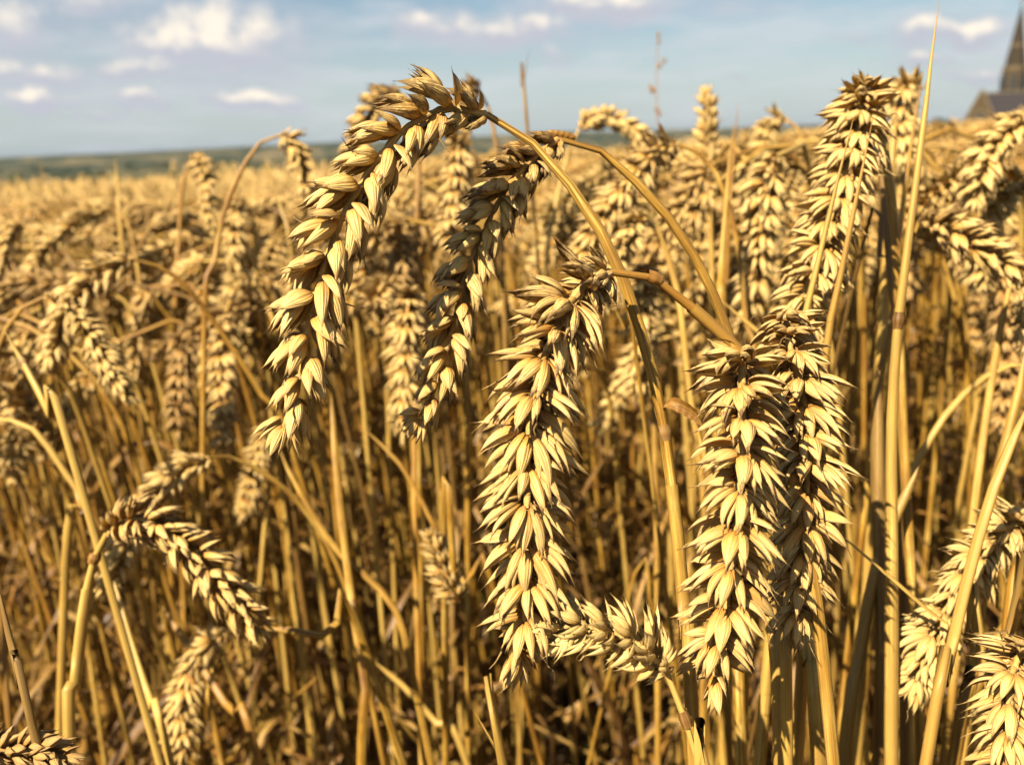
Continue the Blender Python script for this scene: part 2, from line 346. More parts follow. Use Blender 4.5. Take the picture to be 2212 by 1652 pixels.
def stem_arrays(C, r0, r1, rng, seg=12, joints=()):
    n = len(C); s = np.linspace(0, 1, n); r = r0 + (r1 - r0) * s
    r = r * (1 - .42 * smooth(.955, 1., s))
    return tube(C, r, seg, rng.random(), .03)
def hero(stem, ear, roll=0, r=(2.2, 1.5), ws=1., joints=(), leaf=(), label='', kind='open', tone=0., wth=1., lean=25, seed=0, group=None, flat=0., step=.0034):
    rng = np.random.default_rng(seed + 11)
    P = rooted([px(*p) for p in stem]); E = [px(*p) for p in ear]
    o = np.array([P[0][0], P[0][1], float(ground_z(P[0][0], P[0][1]))])
    th = tag(empty('wheat_stalk', o), label, 'wheat stalk', group or 'wheat stalks standing at the front of the field')
    C, L = catmull(P + [E[0]], 70); B = Buf(); B.add(*stem_arrays(C, r[0] * .0009, r[1] * .0009, rng, 14)); localise(B, o)
    link('stem', B.mesh('stem', [STRAW]), th, tone=tone)
    for (u, v) in joints:
        k = min(range(len(C)), key=lambda i: (proj(C[i])[0] - u) ** 2 + (proj(C[i])[1] - v) ** 2); k = min(max(k, 1), len(C) - 2)
        rr = (r[0] + (r[1] - r[0]) * k / 69) * .0009; t = nrm(C[k + 1] - C[k - 1]); q = np.linspace(-1, 1, 9)
        B = Buf(); B.add(*tube(np.array([C[k] + t * x * .0019 for x in q]), rr * (1.03 + .20 * np.exp(-(q * 1.8) ** 2)), 14, rng.random(), .06)); localise(B, o)
        link('stem_joint', B.mesh('stem_joint', [JOINT]), th)
        # leaf sheath that wraps the stem below the joint
        k2 = max(0, k - 22); Cs = C[k2:k]; 
        if len(Cs) > 3:
            B = Buf(); B.add(*tube(Cs, np.linspace(rr * 1.28, rr * 1.14, len(Cs)), 14, rng.random(), .07)); localise(B, o); link('leaf_sheath', B.mesh('leaf_sheath', [STRAW]), th, tone=tone + .25)
    for (pts, wd, tw) in leaf:
        Cl, Ll = catmull([px(*p) for p in pts], 26); s = np.linspace(0, 1, 26)
        B = Buf(); B.add(*ribbon(Cl, wd * .001 * np.minimum(1, .35 + s * 4) * np.clip((1 - s) * 3.5, .05, 1), rng.random(), Rt * .6 + Up * .4, tw, .4, .12)); localise(B, o); link('dry_leaf', B.mesh('dry_leaf', [LEAFM]), th, tone=-.1)
    Ce, Le = catmull(E, 60); B = Buf()
    V, F, A = tube(Ce, np.linspace(.95, .5, 60) * .001 * ws * (1 + .25 * np.sin(np.arange(60) * 2.1)), 10, rng.random()); A[:, 0] = .3; B.add(V, F, A)
    localise(B, o); er = link('ear', B.mesh('ear', [HUSK]), th, tone=tone - .15)
    for i, (M, p, s, out) in enumerate(spikelet_places(Ce, Le, R(roll), rng, ws=ws, lean=lean, step=step, jit=.5 if kind == 'shut' else .85)):
        if seed in (4, 5) and s < .12 and nrm(M[:, 2])[2] > .25: continue
        me = SP0[kind][rng.integers(len(SP0[kind]))]; so_ = link('spikelet', me, er)
        fl = -1 if rng.random() < .5 else 1
        A = np.eye(4); A[:3, :3] = M @ np.diag([fl, 1, 1]); A[:3, 3] = p - o
        so_.matrix_local = Matrix(A.tolist())
        so_['weather'] = float(np.clip(wth * ((1 - smooth(.08, .34, s)) * .7 + .08) * (1 + .5 * max(0, out[2])) + rng.normal(0, .12), 0, 1)); so_['tone'] = float(tone + rng.normal(0, .12))
    return th
def straw(pts, w0, w1, label, seed=0, tone=0., name='straw_stalk', cat='straw', joint=(), blade=False, group='bare straws and dead blades among the wheat'):
    rng = np.random.default_rng(seed + 31); P = rooted([px(*p) for p in pts]); o = np.array([P[0][0], P[0][1], float(ground_z(P[0][0], P[0][1]))])
    th = tag(empty(name, o), label, cat, group); C, L = catmull(P, 60); k0 = int(np.argmin(np.linalg.norm(C - px(*pts[0]), axis=1))); s = np.clip((np.arange(60) - k0) / max(59 - k0, 1), 0, 1); B = Buf()
    r = (w0 + (w1 - w0) * s ** 1.5) * .00043; r = r * np.clip((1 - s) * 7 + .12, 0, 1)
    if blade: B.add(*ribbon(C, r * 2, rng.random(), Rt * .9 + Fw * .3, .35, .38, .06))
    else: B.add(*tube(C, r, 12, rng.random(), .12))
    localise(B, o); link('blade' if blade else 'stem', B.mesh('straw', [STRAW]), th, tone=tone)
    for (u, v) in joint:
        k = min(range(1, 59), key=lambda i: (proj(C[i])[0] - u) ** 2 + (proj(C[i])[1] - v) ** 2); t = nrm(C[k + 1] - C[k - 1]); q = np.linspace(-1, 1, 9)
        B = Buf(); B.add(*tube(np.array([C[k] + t * x * .0024 for x in q]), r[k] * (1.05 + .28 * np.exp(-(q * 1.8) ** 2)), 12, rng.random(), .08)); localise(B, o); link('stem_joint', B.mesh('stem_joint', [JOINT]), th)
    return th
# ------------------------------------------------------------------ the stalks one can tell apart
H = hero
H([(1500, 1652, .215), (1483, 1400, .213), (1462, 1150, .211), (1428, 890, .209), (1385, 720, .207), (1345, 600, .206), (1300, 505, .205), (1235, 405, .203), (1160, 318, .202), (1095, 266, .201)],
  [(1050, 247, .2), (965, 236, .198), (900, 262, .196), (842, 312, .195), (788, 385, .194), (740, 470, .193), (703, 565, .193), (678, 655, .193), (660, 740, .193), (645, 830, .193), (618, 905, .193)],
  90, (2.5, 1.45), .95, [(1428, 885)], [([(1432, 880, .208), (1462, 874, .206), (1500, 893, .205), (1522, 925, .204)], 3.2, 1.2)], 'tall arched wheat stalk whose braided ear hangs highest against the sky', 'shut', .2, .8, 25, 1, step=.0042)
H([(1700, 1652, .25), (1660, 1100, .245), (1600, 800, .24), (1560, 690, .238), (1530, 610, .236), (1470, 505, .233), (1400, 420, .231), (1310, 335, .228), (1245, 297, .226)],
  [(1205, 300, .225), (1150, 345, .223), (1095, 405, .221), (1050, 490, .22), (1010, 580, .219), (985, 680, .218), (962, 770, .218), (935, 850, .218), (912, 890, .218)],
  90, (2.2, 1.4), .84, [], [([(1245, 299, .226), (1200, 290, .224), (1165, 292, .223)], 2.2, .4)], 'slim braided ear half in shade just right of the arched ear', 'shut', -.1, .8, 23, 2, step=.0042)
H([(1800, 1652, .215), (1700, 1000, .212), (1650, 830, .21), (1590, 748, .208), (1550, 718, .206), (1480, 652, .203), (1410, 600, .2), (1350, 578, .197)],
  [(1318, 588, .195), (1265, 615, .192), (1225, 668, .189), (1190, 740, .187), (1165, 810, .186), (1148, 900, .186), (1140, 1000, .187), (1140, 1100, .188), (1142, 1200, .189), (1140, 1300, .19), (1120, 1400, .191)],
  8, (2.1, 1.45), 1.06, [(1352, 580)], [], 'plump pale ear with splayed husks hanging at the centre, dark knot at its neck', 'open', .1, .6, 26, 3)
H([(1700, 1652, .225), (1690, 1350, .225), (1690, 950, .226), (1670, 820, .224), (1640, 765, .214)],
  [(1615, 752, .208), (1604, 775, .200), (1602, 830, .193), (1602, 900, .189), (1602, 980, .187), (1598, 1070, .186), (1590, 1160, .186), (1577, 1250, .187), (1562, 1340, .188), (1540, 1450, .189)],
  2, (2.5, 1.5), 1.04, [], [], 'wide bristling ear nodding to the viewer, the left of the close pair', 'open', .05, .4, 26, 4)
H([(1770, 1652, .25), (1760, 1300, .25), (1750, 900, .25), (1730, 740, .245), (1710, 690, .236)],
  [(1696, 684, .229), (1697, 705, .222), (1712, 770, .216), (1732, 850, .213), (1742, 950, .212), (1742, 1050, .212), (1736, 1150, .213), (1728, 1240, .214), (1714, 1335, .215)],
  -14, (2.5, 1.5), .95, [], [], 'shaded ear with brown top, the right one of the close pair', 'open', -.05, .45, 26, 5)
H([(1990, 1652, .31), (1965, 1200, .31), (1945, 800, .31), (1938, 560, .305), (1915, 350, .30), (1892, 235, .298)],
  [(1872, 196, .292), (1862, 215, .284), (1850, 290, .276), (1828, 370, .272), (1800, 455, .27), (1772, 545, .268), (1742, 635, .266), (1722, 700, .265)],
  4, (2.6, 1.8), 1.12, [], [], 'big upright ear with spiky brown top behind two crossing straws', 'open', .3, .3, 28, 6)
H([(1540, 1900, .188), (1510, 1652, .188), (1485, 1570, .188), (1462, 1500, .188)],
  [(1440, 1450, .188), (1400, 1408, .188), (1355, 1378, .188), (1300, 1362, .188), (1250, 1350, .188), (1205, 1358, .188)],
  40, (1.7, 1.2), .72, [(1470, 1515)], [], 'bright yellow ear lying sideways under the central ear tip', 'open', 1., .0, 22, 7)
# left side
H([(150, 1652, .30), (160, 1500, .30), (180, 1320, .30), (205, 1200, .30)], [(232, 1150, .298), (285, 1122, .296), (350, 1140, .296), (420, 1200, .298), (480, 1265, .30), (555, 1345, .303)],
  80, (2.3, 1.9), 1.0, [(208, 1190)], [], 'broken stalk with sharply kinked neck, shaded ear pointing right and down', 'open', -.15, .45, 24, 8)
H([(800, 1500, .44), (740, 1250, .44), (665, 1110, .43), (580, 1028, .42), (500, 988, .41)], [(450, 988, .40), (400, 1012, .395), (340, 1060, .39), (295, 1120, .39), (265, 1190, .39), (235, 1260, .39)],
  80, (2.0, 1.4), .95, [], [], 'thin arching stalk at lower left whose ear passes behind the broken one', 'shut', .2, .2, 22, 9)
H([(640, 1000, .47), (580, 880, .46), (530, 795, .455), (460, 692, .45), (385, 602, .44), (320, 566, .435)], [(285, 560, .43), (225, 582, .425), (170, 630, .42), (135, 690, .42), (112, 775, .42)],
  80, (2.1, 1.5), 1.05, [], [], 'blurred arched stalk on the left, ear drooping to the left below the field edge', 'shut', .1, .4, 22, 10)
H([(-60, 1000, .42), (-20, 800, .42), (25, 690, .42), (65, 655, .42)], [(95, 642, .42), (150, 662, .42), (195, 720, .42), (230, 785, .42), (268, 850, .42)], 30, (2.1, 1.5), .9, [], [], 'yellow ear nodding right at the far left edge under the arched one', 'open', .25, .1, 20, 12)
H([(380, 800, .68), (388, 490, .68), (395, 400, .68), (412, 338, .68)], [(425, 332, .68), (440, 370, .675), (448, 430, .67), (458, 500, .67)], 20, (2.2, 1.6), 1.0, [], [], 'pale stalk standing above the field edge at left with short drooping ear', 'open', .2, .3, 20, 13)
H([(440, 760, .52), (465, 560, .52), (485, 455, .52), (520, 370, .52), (562, 308, .52)], [(605, 292, .52), (635, 320, .52), (655, 370, .52), (680, 440, .52)], 60, (2.2, 1.6), .9, [], [], 'hooked stalk curving right over the hedge line left of the arched ear', 'open', .15, .3, 20, 14)
H([(590, 900, .62), (566, 700, .62), (555, 600, .62), (548, 480, .615)], [(535, 438, .61), (515, 445, .605), (508, 500, .60), (510, 570, .60)], 20, (2.3, 1.7), 1.0, [], [], 'pale ear bent over like a hook below the left hooked stalk', 'open', .35, .1, 20, 15)
H([(600, 1000, .60), (570, 790, .60), (560, 690, .60), (550, 630, .6)], [(535, 602, .595), (512, 612, .59), (502, 660, .585), (500, 720, .585)], 40, (2.2, 1.6), .95, [], [], 'small bleached ear on short hooked stalk, below the pale hooked ear', 'open', .4, .1, 20, 16)
H([(330, 900, .66), (300, 600, .66), (275, 480, .66)], [(245, 455, .66), (180, 470, .655), (115, 520, .65), (70, 580, .65), (40, 630, .65)], 70, (2., 1.6), 1.05, [], [], 'blurred ear arching left over the wheat at upper left', 'shut', .1, .3, 20, 17)
H([(120, 900, .6), (90, 650, .6), (70, 520, .6)], [(50, 480, .6), (25, 500, .6), (5, 560, .6), (-10, 630, .6)], 60, (2., 1.6), 1., [], [], 'blurred brownish ear cut by the left frame edge above the yellow ear', 'shut', 0, .4, 20, 18)
H([(480, 1652, .42), (450, 1500, .42), (470, 1420, .42), (500, 1375, .42)], [(490, 1368, .42), (440, 1400, .42), (410, 1460, .42), (392, 1540, .42), (395, 1640, .42)], 10, (2.1, 1.6), .95, [], [], 'dull ear hanging low between stems at the bottom left', 'open', 0, .2, 20, 19)
H([(-60, 1800, .2), (-80, 1680, .2)], [(-60, 1640, .2), (-10, 1622, .2), (40, 1618, .2), (90, 1622, .2), (135, 1636, .2)], 70, (2., 1.5), .6, [], [], 'dark ear poking in at the bottom left corner', 'shut', -1., 1., 22, 20)  # low tone and full weathering put the corner's shade into its colour
# middle
H([(900, 1300, .47), (895, 900, .475), (892, 700, .47), (890, 640, .465)], [(888, 628, .46), (882, 650, .45), (878, 740, .445), (872, 830, .445), (868, 925, .445)], 5, (2.1, 1.6), 1.0, [], [], 'blurred pale ear hanging between the arched ear and the slim ear', 'open', .2, .3, 20, 21)
H([(560, 1300, .6), (590, 1000, .6), (600, 940, .6)], [(590, 915, .6), (570, 940, .595), (550, 1020, .59), (525, 1110, .59)], 5, (2.1, 1.6), .95, [], [], 'blurred ear hanging under the tip of the arched ear', 'open', .1, .2, 20, 22)
H([(1010, 900, .50), (1020, 500, .50), (1010, 330, .50)], [(1000, 306, .497), (990, 310, .49), (985, 380, .485), (975, 460, .483), (965, 520, .483)], 0, (2.3, 1.7), 1.05, [], [], 'ear behind the arched neck, facing the viewer between the two braided ears', 'open', 0, .6, 20, 23)
H([(900, 700, .55), (905, 350, .55), (895, 230, .55)], [(870, 205, .55), (835, 208, .55), (800, 240, .55), (775, 290, .55), (760, 350, .55)], 80, (2.2, 1.7), 1.1, [], [], 'blurred tan ear peeping over the shoulder of the arched ear', 'shut', -.1, .7, 20, 24)
H([(1090, 700, .52), (1080, 400, .52), (1068, 290, .52), (1050, 215, .52)], [(1035, 195, .52), (1018, 192, .515), (1005, 215, .51), (998, 260, .505), (995, 320, .505)], 0, (2., 1.5), .85, [], [], 'dark brown ear end showing just above the neck of the arched stalk', 'open', -.5, .9, 20, 25)
H([(1170, 700, .60), (1200, 450, .60), (1225, 340, .60), (1240, 300, .60)], [(1252, 278, .60), (1285, 256, .60), (1330, 256, .60), (1370, 282, .60), (1400, 318, .60), (1420, 350, .6)], 75, (2.3, 1.7), .92, [], [], 'pale ear bowed like a bridge against the sky', 'shut', .35, .1, 24, 26)
H([(1545, 900, .60), (1538, 600, .60), (1533, 430, .60)], [(1532, 385, .60), (1530, 325, .60), (1528, 265, .60), (1526, 212, .60)], 50, (2.3, 1.8), 1.05, [], [], 'stiff upright ear with blunt top standing clear against the sky', 'shut', .1, .2, 20, 27)
H([(1760, 700, .62), (1745, 400, .62), (1735, 312, .62), (1718, 268, .62)], [(1695, 254, .62), (1668, 262, .615), (1650, 300, .61), (1640, 355, .61), (1632, 410, .61)], 20, (2.1, 1.6), 1.1, [], [], 'yellow nodding ear with shaded underside left of the big spiky ear', 'open', .45, 0, 20, 28)
H([(1640, 900, .42), (1612, 700, .42), (1592, 520, .42), (1552, 385, .42), (1505, 325, .42)], [(1465, 312, .418), (1410, 335, .412), (1360, 390, .408), (1320, 450, .405), (1280, 510, .404), (1250, 570, .404)], 12, (1.9, 1.4), 1.05, [], [], 'large brown-backed ear on amber stem behind the slim ear stem', 'open', .1, .8, 20, 29)
H([(1530, 1200, .40), (1490, 850, .40), (1465, 640, .40), (1430, 520, .40), (1410, 485, .4)], [(1392, 470, .4), (1375, 480, .395), (1350, 530, .392), (1325, 590, .39), (1305, 650, .39)], 60, (2.1, 1.7), .85, [], [], 'plump yellow ear on whitish stem in the middle of the ears', 'open', .5, 0, 20, 30)
H([(1420, 1400, .46), (1415, 1000, .465), (1405, 700, .47), (1398, 600, .465)], [(1392, 580, .46), (1388, 600, .45), (1390, 680, .445), (1388, 760, .445), (1382, 850, .445)], 10, (2.1, 1.6), 1.1, [], [], 'amber ear hanging behind the arched stem beside the central ear', 'open', .2, .3, 20, 31)
H([(1760, 800, .55), (1755, 500, .55), (1745, 370, .55)], [(1735, 340, .55), (1715, 350, .545), (1695, 410, .54), (1675, 480, .54), (1655, 550, .54)], 60, (2.1, 1.6), 1., [], [], 'blurred ear leaning against the left flank of the big spiky ear', 'open', .2, .2, 20, 32)
H([(960, 1100, .36), (985, 1290, .36), (1000, 1310, .36)], [(990, 1300, .36), (975, 1270, .36), (955, 1220, .36), (935, 1165, .36)], 40, (2., 1.6), .75, [], [], 'small pale ear caught upside down among stems near the bottom centre', 'open', .1, .2, 20, 33)
# right side
H([(1940, 900, .45), (1938, 500, .45), (1960, 300, .45)], [(1985, 205, .45), (1965, 186, .447), (1945, 200, .44), (1950, 270, .44), (1955, 340, .44)], 10, (2.3, 1.7), 1., [], [], 'bright ear end just right of the big spiky ear top, dark below', 'open', .4, .0, 20, 34)
H([(2330, 900, .40), (2310, 500, .40), (2270, 300, .40)], [(2235, 262, .40), (2190, 275, .40), (2150, 310, .40), (2125, 360, .40), (2110, 420, .4)], 80, (2.2, 1.7), 1.1, [], [], 'pale braided ear arching in from the right edge below the church', 'shut', .3, .2, 24, 35)
H([(2260, 1000, .44), (2255, 700, .44), (2240, 470, .44)], [(2220, 395, .44), (2180, 400, .435), (2150, 450, .43), (2130, 520, .43), (2125, 600, .43)], 50, (2.2, 1.7), 1.1, [], [], 'thick yellow ear at the right edge under the pale braided one', 'open', .4, .1, 22, 36)
H([(1880, 1000, .34), (1925, 700, .34), (1955, 560, .34)], [(1985, 478, .335), (2035, 490, .33), (2090, 515, .328), (2140, 545, .327), (2195, 580, .327)], 75, (2., 1.5), .95, [], [], 'brown ear lying almost level to the right of the tall straw', 'open', 0, .9, 22, 37)
H([(2080, 1300, .36), (2130, 900, .36), (2160, 720, .36), (2180, 620, .36)], [(2190, 585, .36), (2220, 600, .355), (2235, 660, .353), (2240, 750, .353)], 40, (2.2, 1.8), 1., [], [], 'yellow ear on pale stem at the right edge under the brown level ear', 'open', .4, .1, 22, 38)
H([(2290, 1652, .27), (2285, 1300, .27), (2270, 1150, .27)], [(2235, 1112, .268), (2180, 1140, .265), (2120, 1200, .263), (2070, 1270, .262), (2030, 1345, .262), (2000, 1410, .263), (1980, 1480, .264)], 20, (2.3, 1.6), .92, [], [], 'yellow ear slanting down leftwards behind a straw at lower right', 'open', .45, .1, 20, 39)
H([(2330, 1700, .21), (2300, 1500, .21), (2270, 1420, .21)], [(2230, 1400, .205), (2200, 1420, .2), (2185, 1480, .197), (2180, 1560, .196), (2180, 1640, .197), (2180, 1700, .2)], 10, (2.2, 1.5), .88, [], [], 'pale ear with fanned husks cut off by the bottom right corner', 'open', .3, .1, 20, 40)
H([(1960, 1300, .36), (1945, 1100, .36), (1965, 1030, .36), (2040, 900, .36), (2120, 820, .36), (2195, 786, .36)], [(2240, 790, .36), (2280, 830, .36), (2300, 900, .36)], 40, (2.1, 1.6), .95, [], [], 'pale stem arching right out of the frame at mid height', 'open', .3, .2, 20, 41)
H([(140, 1250, .40), (180, 1100, .40), (140, 1020, .40), (75, 930, .40), (10, 905, .40)], [(-30, 905, .40), (-70, 960, .40), (-90, 1040, .40)], 40, (2.4, 1.7), .95, [(190, 1090)], [], 'stalk arching left out of the frame at mid height', 'open', .2, .2, 20, 42)
# bare straws, blades and broken stems
S = straw
S([(1925, 1500, .262), (1925, 1000, .256), (1930, 850, .253), (1938, 720, .25), (1965, 500, .247), (1995, 270, .245), (2014, 110, .243), (2029, 2, .242)], 4.6, 1.0, 'tallest straw, tapering to a point at the top right of the frame', 1, .75, joint=[(1934, 735)])
S([(1640, 1652, .26), (1690, 1100, .255), (1725, 760, .25), (1750, 640, .247), (1790, 470, .244), (1822, 340, .242), (1845, 252, .241)], 4.2, .9, 'left of two straws crossing the big spiky ear', 2, .7)
S([(1720, 1652, .265), (1760, 1000, .26), (1790, 720, .255), (1815, 600, .252), (1850, 430, .248), (1872, 320, .246), (1887, 250, .245)], 4.6, .9, 'right of two straws crossing the big spiky ear', 3, .5)
S([(1690, 1652, .235), (1672, 1400, .235), (1660, 1250, .24)], 5.6, 5., 'thick golden straw standing below the close pair of ears', 4, .7)
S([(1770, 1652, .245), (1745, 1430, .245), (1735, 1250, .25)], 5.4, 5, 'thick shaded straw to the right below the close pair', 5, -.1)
S([(1600, 1652, .28), (1580, 1400, .285), (1545, 1100, .29), (1500, 900, .29)], 4.5, 3.5, 'straw behind the main stem at the bottom', 6, .1)
S([(1515, 1652, .35), (1530, 1300, .36), (1600, 1000, .37)], 4, 3.5, 'shaded straw leaning right behind the close pair', 7, -.3)  # darker tone carries its shade in the straw colour
S([(1140, 275, .55), (1130, 200, .55), (1143, 108, .55)], 3., .6, 'single thin blade tip rising above the arched neck', 8, .2, blade=True)
S([(1120, 700, .55), (1110, 450, .55), (1128, 230, .55), (1145, 108, .55)], 3.8, .6, 'pale pointed straw rising in the sky right of the arched neck', 9, .3) if False else None
S([(268, 560, .72), (258, 440, .72), (248, 342, .72)], 4.5, 1.2, 'dry spike standing above the field edge at the far left', 10, 0)
S([(640, 620, .62), (612, 470, .62), (570, 332, .62)], 3.2, .8, 'thin brown spike leaning left, under the left hooked stalk', 11, -.25)
S([(95, 520, 1.0), (92, 430, 1.0), (90, 350, 1.0)], 4, 1, 'short dry spike against the far hedges at the left edge', 12, 0)
S([(1560, 760, .40), (1555, 640, .40), (1568, 450, .40), (1580, 300, .40), (1585, 268, .40)], 5.2, 1.2, 'pale straight straw standing right of the bridge shaped ear', 13, .3)
S([(1570, 600, .5), (1580, 400, .5), (1594, 225, .5)], 3, .8, 'thin blade tip beside the pale straight straw', 14, 0)
S([(1930, 700, .38), (1945, 500, .38), (1970, 300, .38), (1995, 155, .38)], 3.6, .8, 'brownish straw leaning right just left of the tallest straw', 15, -.1)
S([(1905, 720, .36), (1915, 500, .36), (1928, 330, .36), (1938, 240, .36)], 5, 3, 'pale straw between the big spiky ear and the tallest straw', 16, .5)
S([(1950, 1000, .33), (1930, 640, .33), (1910, 420, .33), (1895, 300, .33)], 4.6, 4, 'dark shaded straw under the big spiky ear', 17, -.9)  # shade under the ear is painted in by the dark tone
S([(2000, 1652, .235), (2040, 1470, .235), (2075, 1320, .235), (2110, 1180, .235), (2160, 1020, .236), (2230, 860, .238)], 3.7, 3., 'golden straw slanting across the yellow ear at lower right', 18, .6)
S([(2120, 1300, .30), (2150, 1050, .30), (2200, 850, .30), (2215, 760, .30)], 4, 3.4, 'pale green-gold straw slanting up to the right edge', 19, .5)
S([(2130, 1420, .25), (2080, 1380, .25), (1960, 1275, .25), (1860, 1190, .251), (1775, 1120, .253)], 3.2, 1.2, 'dry blade slanting across the gap right of the close pair', 20, -.1, blade=True)
S([(2230, 1340, .25), (2180, 1362, .25), (2120, 1370, .25), (2075, 1368, .25)], 3.5, 1.5, 'short dark blade lying level beside the yellow ear at lower right', 21, -.8, blade=True)
S([(2060, 1652, .27), (2090, 1520, .27), (2150, 1400, .27), (2200, 1290, .27)], 4.5, 4, 'amber straw leaning right at the bottom right', 22, -.3)
S([(2150, 1652, .26), (2175, 1400, .26), (2195, 1200, .26), (2200, 1190, .26)], 5, 4.4, 'broad straw at the right edge beside the fanned pale ear', 23, .0)
S([(1100, 1720, .17), (1075, 1640, .17), (1048, 1580, .17), (1022, 1532, .17)], 2.6, .5, 'small curved blade tip at the bottom centre', 24, .2, blade=True)
S([(-20, 1100, .36), (10, 1400, .36), (30, 1652, .36)][::-1], 3.2, 2, 'dark thin straw at the far left bottom', 25, -.6)
S([(90, 1652, .2), (50, 1500, .2), (10, 1330, .2), (-10, 1240, .2)], 2.2, 1.4, 'near dark straw crossing the bottom left corner', 26, -.9)
S([(560, 1652, .40), (500, 1540, .41), (430, 1430, .42), (350, 1310, .43)], 4.2, 4., 'cut straw leaning left at the bottom left', 27, .2)
S([(370, 1652, .36), (330, 1530, .36), (280, 1380, .37), (245, 1250, .38)], 3.8, 3., 'thick half shaded straw beside the broken stalk', 28, .2)
S([(160, 1000, .33), (110, 900, .33), (60, 800, .34), (10, 715, .34)], 3.4, 2.8, 'leaning straw with a joint at the left edge', 29, .3, joint=[(62, 805)])
S([(560, 1355, .34), (640, 1362, .34), (720, 1380, .34), (790, 1400, .35)][::-1], 4., 3., 'straw lying nearly level right of the broken ear', 30, .1)
S([(1010, 1652, .5), (940, 1560, .5), (880, 1490, .5), (810, 1430, .5)], 4.5, 3, 'broken amber straw sloping across the dark gap at the bottom', 31, -.2)
S([(780, 1652, .40), (790, 1500, .40), (760, 1300, .41), (730, 1050, .42), (715, 850, .43)], 5., 4., 'golden straw standing straight under the arched ear tip', 32, .1, joint=[(755, 1290)])
S([(900, 1500, .42), (840, 1300, .42), (720, 1180, .42), (620, 1010, .42), (600, 960, .42)], 4., 3., 'straw leaning left towards the tip of the arched ear', 33, .1)
S([(1075, 1300, .42), (1010, 1270, .42), (940, 1140, .42), (870, 1010, .42), (780, 920, .42)], 3., 2., 'thin amber straw slanting up to the left below the slim ear', 34, -.2)
S([(1600, 1652, .3), (1610, 1300, .30), (1640, 1100, .3)], 4.5, 4, 'pale straw showing under the left ear of the close pair', 35, .35)
S([(1900, 1652, .30), (1905, 1300, .30), (1895, 1000, .3), (1900, 800, .3)], 6, 5, 'broad dark straw in the shade right of the close pair', 36, -.8)  # its shade is coloured in through a low tone
S([(1820, 1652, .3), (1850, 1450, .3), (1900, 1200, .3), (1990, 1000, .3)], 5, 4, 'shaded straw leaning right at the bottom', 37, -.5)  # dark tone stands in for the shade on this straw
S([(1810, 870, .36), (1740, 800, .35), (1640, 720, .34), (1560, 650, .34)], 3, 2, 'thin straw crossing behind the close pair tops', 38, .2)
S([(1850, 600, .33), (1900, 590, .33), (1945, 555, .33), (1990, 500, .33)], 3.4, 2, 'dark blade crossing behind the tallest straw', 39, -.9, blade=True)
S([(1380, 800, .33), (1360, 730, .33), (1330, 670, .33), (1315, 640, .33)], 2.6, 1.4, 'thin amber blade hanging behind the central ear neck', 40, .0, blade=True)
S([(1360, 1280, .45), (1410, 1330, .45), (1450, 1370, .45)], 2.5, 2, 'thin straw in the dark gap left of the main stem', 41, -.1)
# grass panicle against the sky
def panicle():
    o = px(1420, 420, .9); o[2] = float(ground_z(o[0], o[1])); th = tag(empty('grass_panicle', o), 'thin dark wild grass panicle rising against the sky', 'wild grass')
    P = [o, px(1428, 500, .9), px(1424, 330, .9), px(1418, 220, .9), px(1420, 100, .9)]; C, L = catmull(P, 40); B = Buf(); B.add(*tube(C, np.linspace(.0012, .0005, 40), 6, .2)); localise(B, o); link('stem', B.mesh('stem', [JOINT]), th)
    B = Buf(); rng = np.random.default_rng(5)
    for i in range(34):
        k = int(rng.integers(22, 40)); p = C[k]; a = rng.normal(0, 1) * (40 - k) / 18; q = p + Rt * a * .03 + Up * rng.uniform(.002, .012); B.add(*tube(catmull([p, (p + q) / 2 + Up * .002, q], 6)[0], .0004, 4, .3))
        for m in range(3):
            z = q + np.array([0, 0, -.001 * m]); B.add(*tube(catmull([z, z + Up * .002, z + Up * .0045], 6)[0], np.array([.3, .8, 1, .8, .5, .2]) * .0016, 5, .5))
    localise(B, o); link('seed_branches', B.mesh('seed_branches', [JOINT]), th)
panicle()
